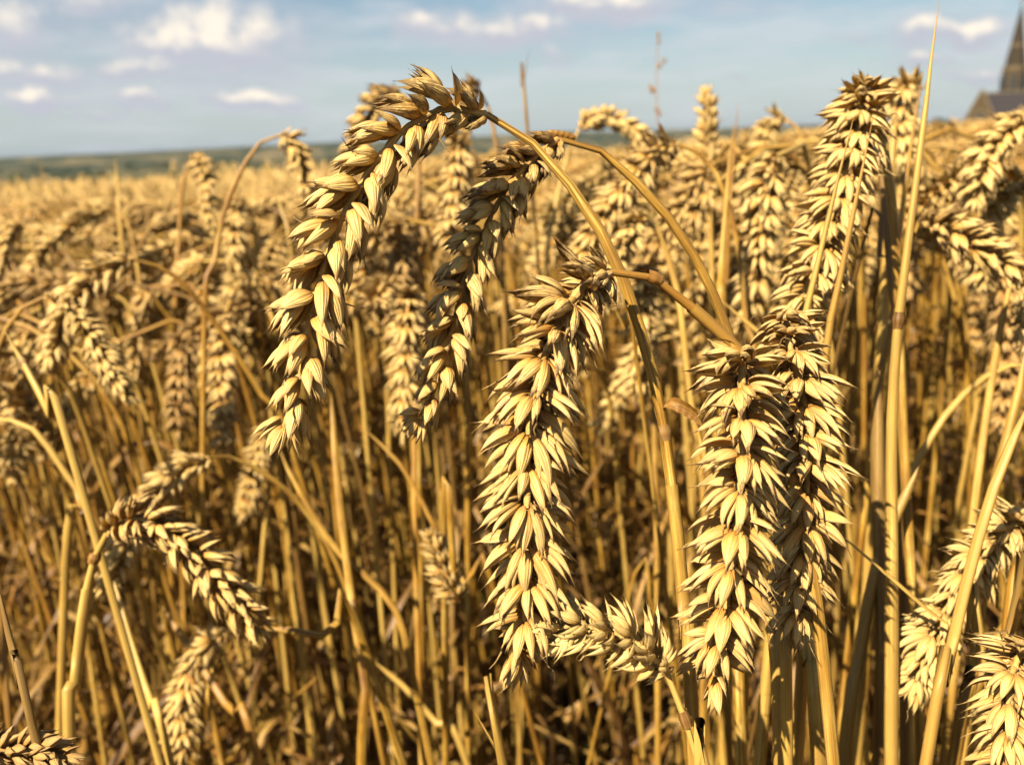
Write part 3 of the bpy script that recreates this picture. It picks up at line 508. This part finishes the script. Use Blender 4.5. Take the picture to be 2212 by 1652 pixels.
# ------------------------------------------------------------------ stalks of the standing crop: templates, then copies
NT_ = 18
def template(i, lod, seg=8, nst=22):
    rng = np.random.default_rng(900 + i); kind = 0 if i % 6 < 3 else (1 if i % 6 < 5 else 2)
    Hh = .80; bend = [rng.uniform(2.4, 3.0), rng.uniform(1.2, 2.2), rng.uniform(.15, .5)][kind]; EL = rng.uniform(.07, .09); n = 80
    SL = Hh + [.03, .0, -.06][kind]; tot = SL + EL; s = np.linspace(0, tot, n); lean = rng.uniform(0, .16)
    st = SL - rng.uniform(.05, .16); an = lean + bend * smooth(st, SL + EL * .45, s)
    wv = rng.uniform(-.05, .05); az = wv * np.sin(s * 9)
    d = np.stack([np.sin(an) * np.cos(az), np.sin(an) * np.sin(az), np.cos(an)], 1); C = np.vstack([[0, 0, 0], np.cumsum((d[1:] + d[:-1]) / 2 * (tot / (n - 1)), 0)])
    C = C * (Hh / C[:, 2].max()); k = int(np.searchsorted(s, SL)); roll = rng.uniform(0, 6.28)
    Bs = Buf(); idx = np.unique(np.r_[np.linspace(0, k * .72, nst // 2), np.linspace(k * .72, k, nst - nst // 2)].astype(int)); Cs = C[idx]; q = np.linspace(0, 1, len(idx))
    Bs.add(*tube(Cs, np.linspace(rng.uniform(1.9, 2.4), 1.35, len(idx)) * .001 * np.where(q < .45, 1.12, 1.), seg, rng.random(), .03))
    if lod == 1:
        for z in (.26, .5):
            kk = int(k * z); t = nrm(C[kk + 1] - C[kk]); qq = np.linspace(-1, 1, 6); Bs.add(*tube(np.array([C[kk] + t * x * .003 for x in qq]), .0022 * (1 + .3 * np.exp(-(qq * 1.8) ** 2)), 8, .1), mat=1)
    Be = Buf(); Ce = C[k:]; Le = np.linalg.norm(np.diff(Ce, axis=0), axis=1).sum(); Ce, Le = catmull(Ce, 40)
    if lod <= 2: V, F, A = tube(Ce[::3], .0011, 5, .4); A[:, 0] = .3; Be.add(V, F, A)
    side = nrm(np.array([math.cos(roll), math.sin(roll), .3]))
    step = {1: .0043, 2: .0052, 3: .0068}[lod]
    for (M, p, s_, out) in spikelet_places(Ce, Le, 0., rng, view=side, ws=rng.uniform(.92, 1.1), step=step, lean=21):
        g = {1: 1., 2: 1.08, 3: 1.25}[lod]; put(Be, SPL[lod][rng.integers(4)], M * g, p, rng.random())
    Bl = []
    for j in range(3 if lod < 3 else 0):
        kk = int(k * rng.uniform(.15, .72)); p = C[kk]; a = rng.uniform(0, 6.28); h = np.array([math.cos(a), math.sin(a), 0]); l = rng.uniform(.06, .17); dr = rng.uniform(.4, 1.4)
        Cl, _ = catmull([p, p + h * l * .25 + np.array([0, 0, l * .22]), p + h * l * .6 + np.array([0, 0, -.1 * l * dr]), p + h * l * .8 + np.array([0, 0, -l * dr * .7])], 10)
        Bl.append(Buf()); Bl[-1].add(*ribbon(Cl, rng.uniform(5, 9) * .001 * np.clip(np.linspace(1.1, -.0, 10), .08, .9), rng.random(), np.cross(h, [0, 0, 1.]), rng.uniform(-2, 2), .4, .15))
    return C, Bs, Be, Bl, kind
TPL = []
for i in range(NT_):
    C, Bs, Be, Bl, kind = template(i, 1); TPL.append((C, Bs.mesh('stem', [STRAW, JOINT]), Be.mesh('ear', [HUSK]), [b.mesh('dry_leaf', [LEAFM]) for b in Bl], kind))
CAPU = [-900, 0, 420, 650, 860, 1000, 1260, 1600, 1800, 2212, 3200]; CAPV = [470, 440, 425, 405, 350, 320, 330, 305, 270, 262, 255]
def fits(C, x, y, rz, sc, jit):
    """scale that keeps the top of the stalk under the crop line of this part of the field"""
    c, s = math.cos(rz), math.sin(rz); k = int(np.argmax(C[:, 2])); tx = x + (C[k, 0] * c - C[k, 1] * s) * sc; ty = y + (C[k, 0] * s + C[k, 1] * c) * sc
    g = float(ground_z(x, y)); u, v, d = proj((tx, ty, g + C[k, 2] * sc))
    if d < .05: return sc
    cap = np.interp(u, CAPU, CAPV) + jit * 55 / max(d, .5) + max(0, .85 - d) * 520 * float(1 - smooth(650, 1150, u))
    if v < cap: sc -= (cap - v) / FPX * d / C[k, 2] * 1.02
    return sc
def spots(r0, r1, dens, half, rng):
    n = int(dens * half * (r1 * r1 - r0 * r0)); r = np.sqrt(rng.uniform(r0 * r0, r1 * r1, n)); a = rng.uniform(-half, half, n)
    return np.stack([r * np.sin(a), r * np.cos(a)], 1)[np.argsort(r)]
rng = np.random.default_rng(42)
HALF = R(36)
near = spots(.40, 1.32, 560, HALF, rng); NIND = 252
LAB = ['stalk with ear drooping right down, among the packed wheat behind the sharp ears', 'stalk with ear bent half over, among the packed wheat behind the sharp ears', 'stalk with ear held upright, among the packed wheat behind the sharp ears']
GRP = ['packed wheat stalks with drooping ears', 'packed wheat stalks with half bent ears', 'packed wheat stalks with upright ears']
cnt = 0; made = {}
rest = []
for (x, y) in near:
    if cnt >= NIND: rest.append((x, y)); continue
    u, v, d = proj((x, y, .78))
    if -150 < u < 2400 and d < .44 + .1 * rng.random(): continue
    um = proj((x, y, .40))
    if 1170 < um[0] < 1450 and um[2] < 1.0 and rng.random() < .75: continue
    i = int(rng.integers(NT_)); C, ms, me_, ml, kind = TPL[i]; rz = rng.normal(math.pi * .95, 1.0); sc = fits(C, x, y, rz, rng.normal(1.0, .05), abs(rng.normal(0, .5)))
    o = empty('wheat_stalk', (x, y, float(ground_z(x, y)))); o.rotation_euler = (0, 0, rz); o.scale = (1, 1, sc)
    tag(o, LAB[kind], 'wheat stalk', GRP[kind]); tn = float(rng.normal(-.05, .5))
    if i not in made:
        made[i] = [link('stem', ms, o), link('ear', me_, o), *[link('dry_leaf', m_, o) for m_ in ml]]; kids = made[i]
    else:
        kids = []
        for src in made[i]:
            c = src.copy(); c.parent = o; COL.objects.link(c); kids.append(c)
    for c in kids: c['tone'] = tn; c['weather'] = float(abs(rng.normal(0, .25)))
    cnt += 1
# ------------------------------------------------------------------ the rest of the field: one crop nobody could count
FB = Buf()
def lowtuft(n, rng):
    out = []
    for i in range(n):
        B = Buf(); h = rng.uniform(.75, .85)
        for k in range(7):
            a = rng.uniform(0, 6.28); o = rng.normal(0, .085, 2); top = np.array([o[0], o[1], h - abs(rng.normal(0, .03))]); dr = np.array([math.cos(a), math.sin(a), 0])
            C, _ = catmull([top + np.array([-dr[0] * .03, -dr[1] * .03, -.12]), top, top + dr * .03 + np.array([0, 0, -.005]), top + dr * .055 + np.array([0, 0, -.07])], 7)
            B.add(*tube(C, np.array([1.2, 1.2, 3, 4.6, 5, 4, 1.4]) * .001, 4, rng.random(), .3))
            if k % 2: st = np.array([o[0] + .02, o[1], h]); B.add(*tube(np.array([st - [0, 0, .25], st + [rng.normal(0, .01), 0, -.1], st + [rng.normal(0, .03), rng.normal(0, .02), rng.uniform(-.01, .035)]]), np.array([1.4, 1.3, .4]) * .001, 3, rng.random()))
        out.append(B.arrays())
    return out
def strays(C, x, y, rz, sc):
    """true when a stalk outside the view would lean into it close to the camera"""
    c, s = math.cos(rz), math.sin(rz); Q = np.stack([C[:, 0] * c - C[:, 1] * s + x, C[:, 0] * s + C[:, 1] * c + y, C[:, 2] * sc + float(ground_z(x, y))], 1) - CP
    d = Q @ Fw; u = 1106 + FPX * (Q @ Rt) / np.maximum(d, 1e-3); v = 826 - FPX * (Q @ Up) / np.maximum(d, 1e-3)
    m = 22 / np.maximum(d, .02)
    return bool(np.any((d > -.02) & (d < .9) & (u > -90 - m) & (u < 2302 + m) & (v < 1742 + m)) or np.linalg.norm(Q, axis=1).min() < .07)
def scatter(sp, protos, rng, wid=1., capped=True, outside=False):
    for (x, y) in sp:
        C, V, F, A, M = protos[rng.integers(len(protos))]; rz = rng.normal(math.pi * .95, 1.1); sc = rng.normal(1, .045)
        if outside and strays(C, x, y, rz, sc): continue
        if capped: sc = fits(C, x, y, rz, sc, abs(rng.normal(0, .5)))
        c, s = math.cos(rz), math.sin(rz); Q = np.empty_like(V); Q[:, 0] = (V[:, 0] * c - V[:, 1] * s) * wid + x; Q[:, 1] = (V[:, 0] * s + V[:, 1] * c) * wid + y; Q[:, 2] = V[:, 2] * sc + float(ground_z(x, y))
        A2 = A.copy(); A2[:, 2] = (A2[:, 2] + rng.random()) % 1; FB.v.append(Q); FB.f.append(F + FB.n); FB.a.append(A2); FB.m.append(M); FB.n += len(V)
def proto(i, lod, seg, nst):
    C, Bs, Be, Bl, k = template(i, lod, seg, nst); B = Buf()
    for b, mt in [(Bs, 0)] + ([(Be, 1)] if i % 4 != 3 else []) + [(b, 2) for b in Bl]:
        if b.n: V, F, A, M = b.arrays(); B.add(V, F, A, mt)
    return (C,) + B.arrays()
P2 = [proto(i, 2, 6, 16) for i in range(12)]; P3 = [proto(i, 3, 5, 10) for i in range(12)]
scatter(np.array(rest), P2, rng); scatter(spots(1.32, 2.4, 400, HALF, rng), P2, rng); scatter(spots(2.4, 5, 260, HALF, rng), P3, rng)
shade_stalks = []  # extra unseen stalks around the camera, added to block light into the crop
while len(shade_stalks) < 950:
    x, y = rng.uniform(-1.5, 1.2), rng.uniform(-1.2, 1.1)
    if math.hypot(x, y) < .17 or (y > .0 and abs(x) < .70 * y + .06): continue
    shade_stalks.append((x, y))
scatter(np.array(shade_stalks), P2, rng, 1., False, True)
PT = [(np.array([[0, 0, .8]]),) + t for t in lowtuft(14, rng)]
for p in PT: p[4][:] = 1; p[3][:, 0] = .5
scatter(spots(5, 12, 42, HALF, rng), PT, rng, 1.0, False)
FAR = []
sp = spots(12, 130, 4.0, HALF, rng); sp = sp[np.hypot(sp[:, 0], sp[:, 1]) < edge_r(sp[:, 0], sp[:, 1])]
sp = np.vstack([spots(12, 28, 10, HALF, rng), sp]); scatter(sp, PT, rng, 1.9, False)
fo = link('wheat_field', FB.mesh('wheat_field', [STRAW, HUSK, LEAFM])); fo['tone'] = -.12; fo['weather'] = .12; tag(fo, 'ripe golden wheat crop filling the field behind the near stalks up to the crest', 'wheat crop', None, 'stuff')
print('field faces', sum(len(f) for f in FB.f), 'individuals', cnt)
# fallen straw and chaff on the soil
LB = Buf()
for (x, y) in spots(.25, 3.2, 260, R(40), rng):
    a = rng.uniform(0, 6.28); l = rng.uniform(.03, .22); z = float(ground_z(x, y)) + abs(rng.normal(.0, .03)) + .004; h = np.array([math.cos(a), math.sin(a), rng.normal(0, .25)]) * l / 2; p = np.array([x, y, z])
    C, _ = catmull([p - h, p + rng.normal(0, .006, 3), p + h], 5); C[:, 2] = np.maximum(C[:, 2], z - .002)
    if rng.random() < .5: LB.add(*tube(C, rng.uniform(.8, 1.8) * .001, 5, rng.random()), mat=0)
    else: LB.add(*ribbon(C, rng.uniform(3, 7) * .001, rng.random(), np.array([-h[1], h[0], .01]), rng.uniform(-1.5, 1.5), .3, .2), mat=1)
for (x, y) in spots(.34, 2.0, 1150, R(38), rng):
    a = rng.uniform(0, 6.28); el = rng.uniform(-1.2, 1.2); l = rng.uniform(.07, .24); top = min(.50, .80 - .86 * math.hypot(x, y)) if math.hypot(x, y) < .5 else .46
    z = float(ground_z(x, y)) + top * rng.random() ** 1.25; h = np.array([math.cos(a) * math.cos(el), math.sin(a) * math.cos(el), math.sin(el)]) * l / 2; p = np.array([x, y, z])
    C, _ = catmull([p - h, p + rng.normal(0, .016, 3), p + h], 7); C[:, 2] = np.maximum(C[:, 2], float(ground_z(x, y)) + .004)
    if rng.random() < .25: LB.add(*tube(C, rng.uniform(.6, 1.5) * .001, 6, rng.random()), mat=0)
    else: LB.add(*ribbon(C, rng.uniform(4, 10) * .001 * np.linspace(1, .25, 7), rng.random(), np.array([-h[1], h[0], .01]), rng.uniform(-3, 3), .35, .25), mat=2 if rng.random() < .8 else 1)
for (x, y) in spots(.5, 1.8, 120, R(34), rng):
    a = rng.uniform(0, 6.28); h = np.array([math.cos(a), math.sin(a), 0]); l = rng.uniform(.10, .26); g = float(ground_z(x, y)); p = np.array([x, y, g + rng.uniform(.22, .62)]); dr = rng.uniform(.3, 1.6)
    C, _ = catmull([p, p + h * l * .28 + [0, 0, l * .25], p + h * l * .55 + [0, 0, l * (.15 - .2 * dr)], p + h * l * .66 + [0, 0, -l * .6 * dr]], 14); C[:, 2] = np.maximum(C[:, 2], g + .01)
    LB.add(*ribbon(C, rng.uniform(5, 10) * .001 * np.clip(np.linspace(1.2, 0, 14), .06, .9), rng.random(), np.cross(h, [0, 0, 1.]), rng.uniform(-4, 4), .45, .25)[:3], mat=1 if rng.random() < .65 else 2)
tag(link('straw_litter', LB.mesh('straw_litter', [STRAW, LEAFM, DEAD])), 'dead brown blades and broken straw lying and hanging low between the stems', 'straw litter', None, 'stuff')
GREEN = new_mat('weed_leaf'); finish(GREEN[1], (.045, .11, .012, 1), .5, .3, .25, (.09, .2, .02, 1)); GREEN = GREEN[0]
for (u, v, d, lab) in ((352, 1330, 1.0, 'small green weed low between stems at the lower left'), (1275, 1560, .95, 'small green weed in the dark gap under the sideways ear'), (1050, 1240, 1.2, 'small green weed in the gap left of the central ear tip'), (720, 1500, .95, 'small green weed near the bottom left of centre')):
    p = px(u, v, d); g = float(ground_z(p[0], p[1])); o = np.array([p[0], p[1], g]); hgt = max(p[2] - g, .05); th = tag(empty('weed', o), lab, 'weed'); rg = np.random.default_rng(u)
    B = Buf(); B.add(*tube(np.array([(0, 0, 0), (.004, 0, hgt * .6), (0, .004, hgt)]), np.array([.0014, .001, .0006]), 6)); link('stem', B.mesh('stem', [GREEN]), th)
    for k in range(9):
        a = k * 2.4; z = hgt * (.45 + .06 * k); dv = np.array([math.cos(a), math.sin(a), .35]); l = rg.uniform(.012, .026); C, _ = catmull([(0, 0, z), dv * l * .5 + [0, 0, z + .003], dv * l + [0, 0, z - .004]], 7)
        B = Buf(); B.add(*ribbon(C, .008 * np.sin(np.linspace(.35, 3.05, 7)), .5, np.cross(dv, [0, 0, 1.]), 0, .25)); link('leaf', B.mesh('leaf', [GREEN]), th)
# ------------------------------------------------------------------ ground to the horizon
def ground_material():
    mt, T = new_mat('earth'); oc = T.n('ShaderNodeTexCoord').outputs['Object']; X, Y, Z = T.sep(oc); r = T.vm('LENGTH', T.vm('MULTIPLY', oc, (1, 1, 0)), out=1)
    soil = T.ramp(T.noise(oc, 26, 6, .65), [(.3, (.028, .017, .010)), (.55, (.06, .038, .022)), (.75, (.11, .072, .04))])
    crop = T.mix(T.noise(oc, .6, 4), (.26, .16, .05), (.34, .22, .08))
    vo = T.n('ShaderNodeTexVoronoi', feature='F1'); T.set(vo.inputs['Vector'], T.vm('MULTIPLY', T.vm('ADD', oc, T.vm('SCALE', T.noise(oc, .002, 2, out=1), 160.)), (1, .45, 0))); vo.inputs['Scale'].default_value = .0042
    cr = T.sep(vo.outputs['Color'])[0]
    patch = T.ramp(cr, [(0., (.010, .019, .006)), (.3, (.016, .028, .009)), (.55, (.15, .108, .042)), (.65, (.013, .022, .008)), (.85, (.19, .14, .06)), (1., (.018, .028, .009))])
    patch = T.mix(T.sm(T.noise(oc, .02, 4), .35, .7, 0, .5), patch, (.018, .026, .01))
    col = T.mix(T.sm(r, 3, 9), soil, crop); col = T.mix(T.sm(r, 127, 131), col, patch)
    finish(T, col, .9, .15, 0, None, T.noise(oc, 40, 5), .6, .02); return mt
na, nr = 240, 150
aa = np.linspace(-math.pi, math.pi, na, endpoint=False); rr = np.r_[0.05, .3 * (26000 / .3) ** (np.linspace(0, 1, nr - 1))]
Rg, Ag = np.meshgrid(rr, aa, indexing='ij'); Xg = Rg * np.sin(Ag); Yg = Rg * np.cos(Ag); Zg = ground_z(Xg, Yg)
B = Buf(); B.add(np.stack([Xg, Yg, Zg], -1).reshape(-1, 3), grid_faces(nr, na, True), np.zeros((nr * na, 3)))
tag(link('ground', B.mesh('ground', [ground_material()])), 'soil of the field running out to a hazy plain with fields and low hills', 'ground', None, 'structure')
# ------------------------------------------------------------------ hedges and woods far off
def leaf_material():
    mt, T = new_mat('far_foliage'); oc = T.n('ShaderNodeTexCoord').outputs['Object']; r = T.sep(oattr(T, 'uvr', 'GEOMETRY').outputs['Vector'])[2]
    col = T.mix(r, (.010, .020, .006), (.026, .040, .011)); col = T.mix(T.sm(T.noise(oc, .8, 3), .4, .7, 0, .5), col, (.04, .048, .014)); finish(T, col, .8, .2, 0, None); return mt
LEAF = leaf_material()
BARK = new_mat('bark'); finish(BARK[1], (.09, .065, .045, 1), .9, .2, 0, None); BARK = BARK[0]
def clump(c, rx, rz, n, size, rng):
    """leaf sprays spread through a crown's volume"""
    d = rng.normal(0, 1, (n, 3)); d /= np.linalg.norm(d, axis=1, keepdims=True); q = d * (rng.uniform(.35, 1.05, (n, 1)) ** .5); q *= 1 + .25 * np.sin(d[:, :1] * 5 + c[0]) * np.cos(d[:, 2:] * 4 + c[1])
    p = q * np.array([rx, rx, rz]) + c; a = rng.normal(0, 1, (n, 3)); b = rng.normal(0, 1, (n, 3)); s = size * rng.uniform(.5, 1.3, (n, 1))
    a = a / np.linalg.norm(a, axis=1, keepdims=True) * s; b = b / np.linalg.norm(b, axis=1, keepdims=True) * s
    V = np.stack([p - a, p - b * .6, p + a, p + b * .6], 1).reshape(-1, 3); F = np.arange(4 * n).reshape(n, 4)
    A = np.zeros((4 * n, 3)); A[:, 2] = np.repeat(rng.random(n) * .6 + .4 * rng.random(), 4); return V, F, A
WB = Buf()
for (dist, az0, az1, n, hs) in ((150, -42, 4, 90, 1.9), (330, -42, 20, 50, 5), (620, -42, 38, 70, 8), (1050, -42, 40, 90, 10), (1700, -42, 40, 120, 12), (2900, -42, 40, 150, 16), (5200, -42, 40, 170, 24), (8500, -42, 40, 170, 34)):
    for i in range(n):
        az = R(rng.uniform(az0, az1)); d = dist * rng.uniform(.88, 1.12); x, y = d * math.sin(az), d * math.cos(az); h = hs * rng.uniform(.5, 1.15)
        WB.add(*clump(np.array([x, y, float(ground_z(x, y)) + h * .45]), h * rng.uniform(.7, 1.8), h * .55, 46, h * .26, rng))
tag(link('far_woodland', WB.mesh('far_woodland', [LEAF], False)), 'dark green hedgerows and woods on the plain beyond the crest', 'woodland', None, 'stuff')
# ------------------------------------------------------------------ far farmhouses, small white specks on the plain
def flat_mat(name, c, rough=.8, sc=3., var=.25, bump=.3):
    mt, T = new_mat(name); oc = T.n('ShaderNodeTexCoord').outputs['Object']; n = T.noise(oc, sc, 5, .65); col = T.mix(n, tuple(x * (1 - var) for x in c), tuple(min(1, x * (1 + var)) for x in c)); finish(T, col, rough, .06, 0, None, n, bump, .03); return mt
WHITE = flat_mat('white_render', (.72, .68, .6)); TILE = flat_mat('roof_tile', (.26, .13, .09)); PANE = flat_mat('dark_pane', (.03, .035, .04), .25)
def quad_mesh(name, V, F, mat): 
    B = Buf(); V = np.asarray(V, float); B.add(V, np.asarray(F), np.zeros((len(V), 3))); return B.mesh(name, [mat], False)
BOXF = [[0, 1, 2, 3], [7, 6, 5, 4], [0, 4, 5, 1], [1, 5, 6, 2], [2, 6, 7, 3], [3, 7, 4, 0]]
def boxv(x0, y0, z0, x1, y1, z1): return [(x0, y0, z1), (x1, y0, z1), (x1, y1, z1), (x0, y1, z1), (x0, y0, z0), (x1, y0, z0), (x1, y1, z0), (x0, y1, z0)]
def gable(x0, x1, y0, y1, z0, z1):   # ridge along x
    ym = (y0 + y1) / 2; return [(x0, y0, z0), (x1, y0, z0), (x1, ym, z1), (x0, ym, z1), (x0, y1, z0), (x1, y1, z0)], [[0, 1, 2, 3], [3, 2, 5, 4], [0, 3, 4, 4], [1, 5, 2, 2]]
hl = [('left one of two white farmhouses on the plain', 356, 366, 900, 11), ('right one of two white farmhouses on the plain', 432, 356, 1150, 12)]
for lab, u, v, d, s in hl:
    p = px(u, v, d); g = float(ground_z(p[0], p[1])); th = tag(empty('farmhouse', (p[0], p[1], g)), lab, 'house', 'far white farmhouses'); th.rotation_euler = (0, 0, rng.uniform(-.3, .3))
    link('wall', quad_mesh('wall', boxv(-s, -s * .4, -1, s, s * .4, s * .55), BOXF, WHITE), th); V, F = gable(-s * 1.04, s * 1.04, -s * .48, s * .48, s * .55, s * .95); V = np.array(V)
    link('roof', quad_mesh('roof', V, [F[0], F[1]], TILE), th)
    for k in (-.5, .5): link('window', quad_mesh('window', boxv(s * k - 1, -s * .4 - .05, s * .2, s * k + 1, -s * .4 + .05, s * .42), BOXF, PANE), th)
# ------------------------------------------------------------------ the church at the right edge
STONE = flat_mat('church_stone', (.07, .05, .029), .9, 1.2, .35); STONED = flat_mat('spire_stone', (.036, .029, .02), .9, 1.5, .35); SLATE = flat_mat('slate', (.028, .025, .027), .7, 2.5, .3); TRIM = flat_mat('stone_trim', (.13, .10, .062), .85, 3, .25)
def church():
    D = 140.; base = px(2176, 300, D); g = float(ground_z(base[0], base[1])) - 1.0; o = np.array([base[0], base[1], g]); th = tag(empty('church', o), 'stone church with tall pointed spire, slate nave and round gable window at the right edge', 'church')
    zz = lambda v: px(2185, v, D)[2] - g
    th.rotation_euler = (0, 0, -math.atan2(base[0], base[1]))
    k = D / FPX / 1.155; hw = 30 * k; zt = zz(212); zb = zz(148); zs = zz(14)
    part = lambda n, V, F, m: link(n, quad_mesh(n, V, F, m), th)
    tw = part('tower', boxv(-hw, 2, -3, hw, 2 + 2 * hw, zt), BOXF, STONE)
    cx, cyy = 0., 2 + hw
    def sub(n, V, F, m, par): return link(n, quad_mesh(n, V, F, m), par)
    # belfry: slightly narrower octagonal stage with tall openings
    def octa(r0, z0, r1, z1):
        a = np.arange(8) * math.pi / 4 + math.pi / 8; return [(cx + r0 * math.cos(t), cyy + r0 * math.sin(t), z0) for t in a] + [(cx + r1 * math.cos(t), cyy + r1 * math.sin(t), z1) for t in a], [[i, (i + 1) % 8, 8 + (i + 1) % 8, 8 + i] for i in range(8)]
    bf = part('belfry', *octa(hw * 1.03, zt, hw * .95, zb), STONE)
    for i in range(8):
        t = i * math.pi / 4; r = hw * .925; c, s = math.cos(t), math.sin(t); V = []
        pts = [(-.75, .12), (.75, .12), (.75, .62), (.45, .80), (0, .92), (-.45, .80), (-.75, .62)]
        for off in (0, .18):
            V += [(cx + (r + off) * c - a * s * hw * .27, cyy + (r + off) * s + a * c * hw * .27, zt + b * (zb - zt)) for a, b in pts]
        sub('belfry_opening', V, [[7, 8, 9, 13], [9, 10, 12, 13], [10, 11, 12, 12]] + [[j, (j + 1) % 7, 7 + (j + 1) % 7, 7 + j] for j in range(7)], PANE, bf)
    for zc, rc in ((zb, hw * .99), (zt, hw * 1.08)):
        part('string_course', *octa(rc, zc - .22, rc * 1.03, zc + .3), TRIM)
    sp_ = part('spire', *octa(hw * .90, zb, .06, zs), STONED)
    for f in (.36,): sub('spire_band', *octa((hw * .90 * (1 - f)) * 1.03 + .05, zb + (zs - zb) * f - .15, (hw * .90 * (1 - f)) * 1.03 + .03, zb + (zs - zb) * f + .15), TRIM, sp_)
    sub('finial', *octa(.10, zs, .10, zs + .9), TRIM, sp_); sub('finial_arm', boxv(-.4, cyy - .08, zs + .45, .4, cyy + .08, zs + .65), BOXF, TRIM, sp_)
    # nave whose slate roof faces the field, and the cross gable with its round window at the left end
    X = lambda u: (u - 2184) * k
    xa, xl, xr = X(2121), X(2089), 12.; zr, ze = zz(201), zz(262); hg = xa - xl; y0, y1 = -6.0, 1.8; ym = (y0 + y1) / 2
    nv = part('nave_wall', boxv(xa, y0 + .5, -3, xr, y1, ze), BOXF, STONE)
    rf = part('nave_roof', [(xa - .2, y0, ze - .35), (xr, y0, ze - .35), (xr, ym, zr), (xa - .2, ym, zr), (xr, y1 + .1, ze), (xa - .2, y1 + .1, ze)], [[0, 1, 2, 3], [3, 2, 4, 5]], SLATE)
    sub('ridge_tiles', boxv(xa, ym - .12, zr - .05, xr, ym + .12, zr + .15), BOXF, TRIM, rf)
    yg = y0 - 1.6
    gw_ = part('gable_wall', [(xa - hg, yg, -3), (xa + hg, yg, -3), (xa + hg, yg, ze), (xa, yg, zr + .25), (xa - hg, yg, ze), (xa - hg, ym, -3), (xa + hg, ym, -3), (xa + hg, ym, ze), (xa, ym, zr + .25), (xa - hg, ym, ze)],
               [[0, 1, 2, 4], [2, 3, 4, 4], [0, 4, 9, 5], [1, 6, 7, 2]], STONE)
    part('gable_roof', [(xa - hg - .3, yg + .3, ze - .4), (xa, yg + .3, zr + .05), (xa, ym + 1, zr + .05), (xa - hg - .3, ym + 1, ze - .4), (xa + hg + .3, yg + .3, ze - .4), (xa + hg + .3, ym + 1, ze - .4)], [[0, 1, 2, 3], [1, 4, 5, 2]], SLATE)
    cop = []
    for sg in (-1, 1): B2 = Buf(); B2.add(*tube(np.array([(xa + sg * (hg + .35), yg, ze - .45), (xa, yg, zr + .35)]), .22, 4)); link('coping', B2.mesh('coping', [TRIM], False), th)
    cz = zz(253); rr_ = 14 * k; a = np.linspace(0, 2 * np.pi, 21)[:-1]
    sub('round_window', [(xa + rr_ * math.cos(t), yg - .06, cz + rr_ * math.sin(t)) for t in a] + [(xa + .01 * math.cos(t), yg - .06, cz + .01 * math.sin(t)) for t in a], [[i, (i + 1) % 20, 20 + (i + 1) % 20, 20 + i] for i in range(20)], PANE, gw_)
    B2 = Buf(); B2.add(*tube(np.array([(xa + rr_ * 1.06 * math.cos(t), yg - .05, cz + rr_ * 1.06 * math.sin(t)) for t in np.linspace(0, 2 * np.pi, 28)]), .16, 6)); link('window_surround', B2.mesh('window_surround', [TRIM]), gw_)
    for t in range(6): B2 = Buf(); B2.add(*tube(np.array([(xa, yg - .09, cz), (xa + rr_ * math.cos(t * math.pi / 3), yg - .09, cz + rr_ * math.sin(t * math.pi / 3))]), .06, 4)); link('tracery_bar', B2.mesh('tracery_bar', [TRIM]), gw_)
    for xx in (xa + hg + 1.6, xa + hg + 4.4):
        sub('lancet_window', [(xx - .4, y0 + .44, .4), (xx + .4, y0 + .44, .4), (xx + .4, y0 + .44, ze - 1.4), (xx, y0 + .44, ze - .7), (xx - .4, y0 + .44, ze - 1.4)], [[0, 1, 2, 4], [2, 3, 4, 4]], PANE, nv)
church()
# trees by the church
def tree(u, D, h, lab):
    p = px(u, 300, D); g = float(ground_z(p[0], p[1])); o = np.array([p[0], p[1], g]); th = tag(empty('tree', o), lab, 'tree', 'trees near the church'); rg = np.random.default_rng(int(u))
    B = Buf(); B.add(*tube(np.array([(0, 0, -.3), (.1, 0, h * .3), (0, .1, h * .7)]), np.array([.05, .035, .015]) * h, 8))
    for i in range(5):
        a = i * 1.3; B.add(*tube(np.array([(.05, 0, h * (.3 + .06 * i)), (math.cos(a) * h * .2, math.sin(a) * h * .2, h * (.5 + .06 * i))]), np.array([.018, .006]) * h, 5))
    link('trunk', B.mesh('trunk', [BARK]), th); B = Buf()
    for i in range(7):
        a = i * .9; B.add(*clump(np.array([math.cos(a) * h * .17, math.sin(a) * h * .17, h * rg.uniform(.45, .82)]), h * .22, h * .18, 160, h * .035, rg))
    link('crown', B.mesh('crown', [LEAF], False), th)
tree(2028, 165, 4.6, 'dark green tree between the tallest straw and the church'); tree(1372, 190, 7.5, 'dark tree clump on the skyline under the bridge shaped ear')
# ------------------------------------------------------------------ the air over the plain
hz, T = new_mat('haze_air'); pv = T.n('ShaderNodeVolumePrincipled'); pv.inputs['Color'].default_value = (.20, .31, .46, 1); pv.inputs['Density'].default_value = 1.3e-5; pv.inputs['Anisotropy'].default_value = .2
T.t.links.new(pv.outputs[0], T.n('ShaderNodeOutputMaterial').inputs['Volume'])
tag(link('haze', quad_mesh('haze', boxv(-27000, -27000, -92, 27000, 27000, 190), BOXF, hz)), 'thin blue summer haze over the plain', 'haze', None, 'stuff')
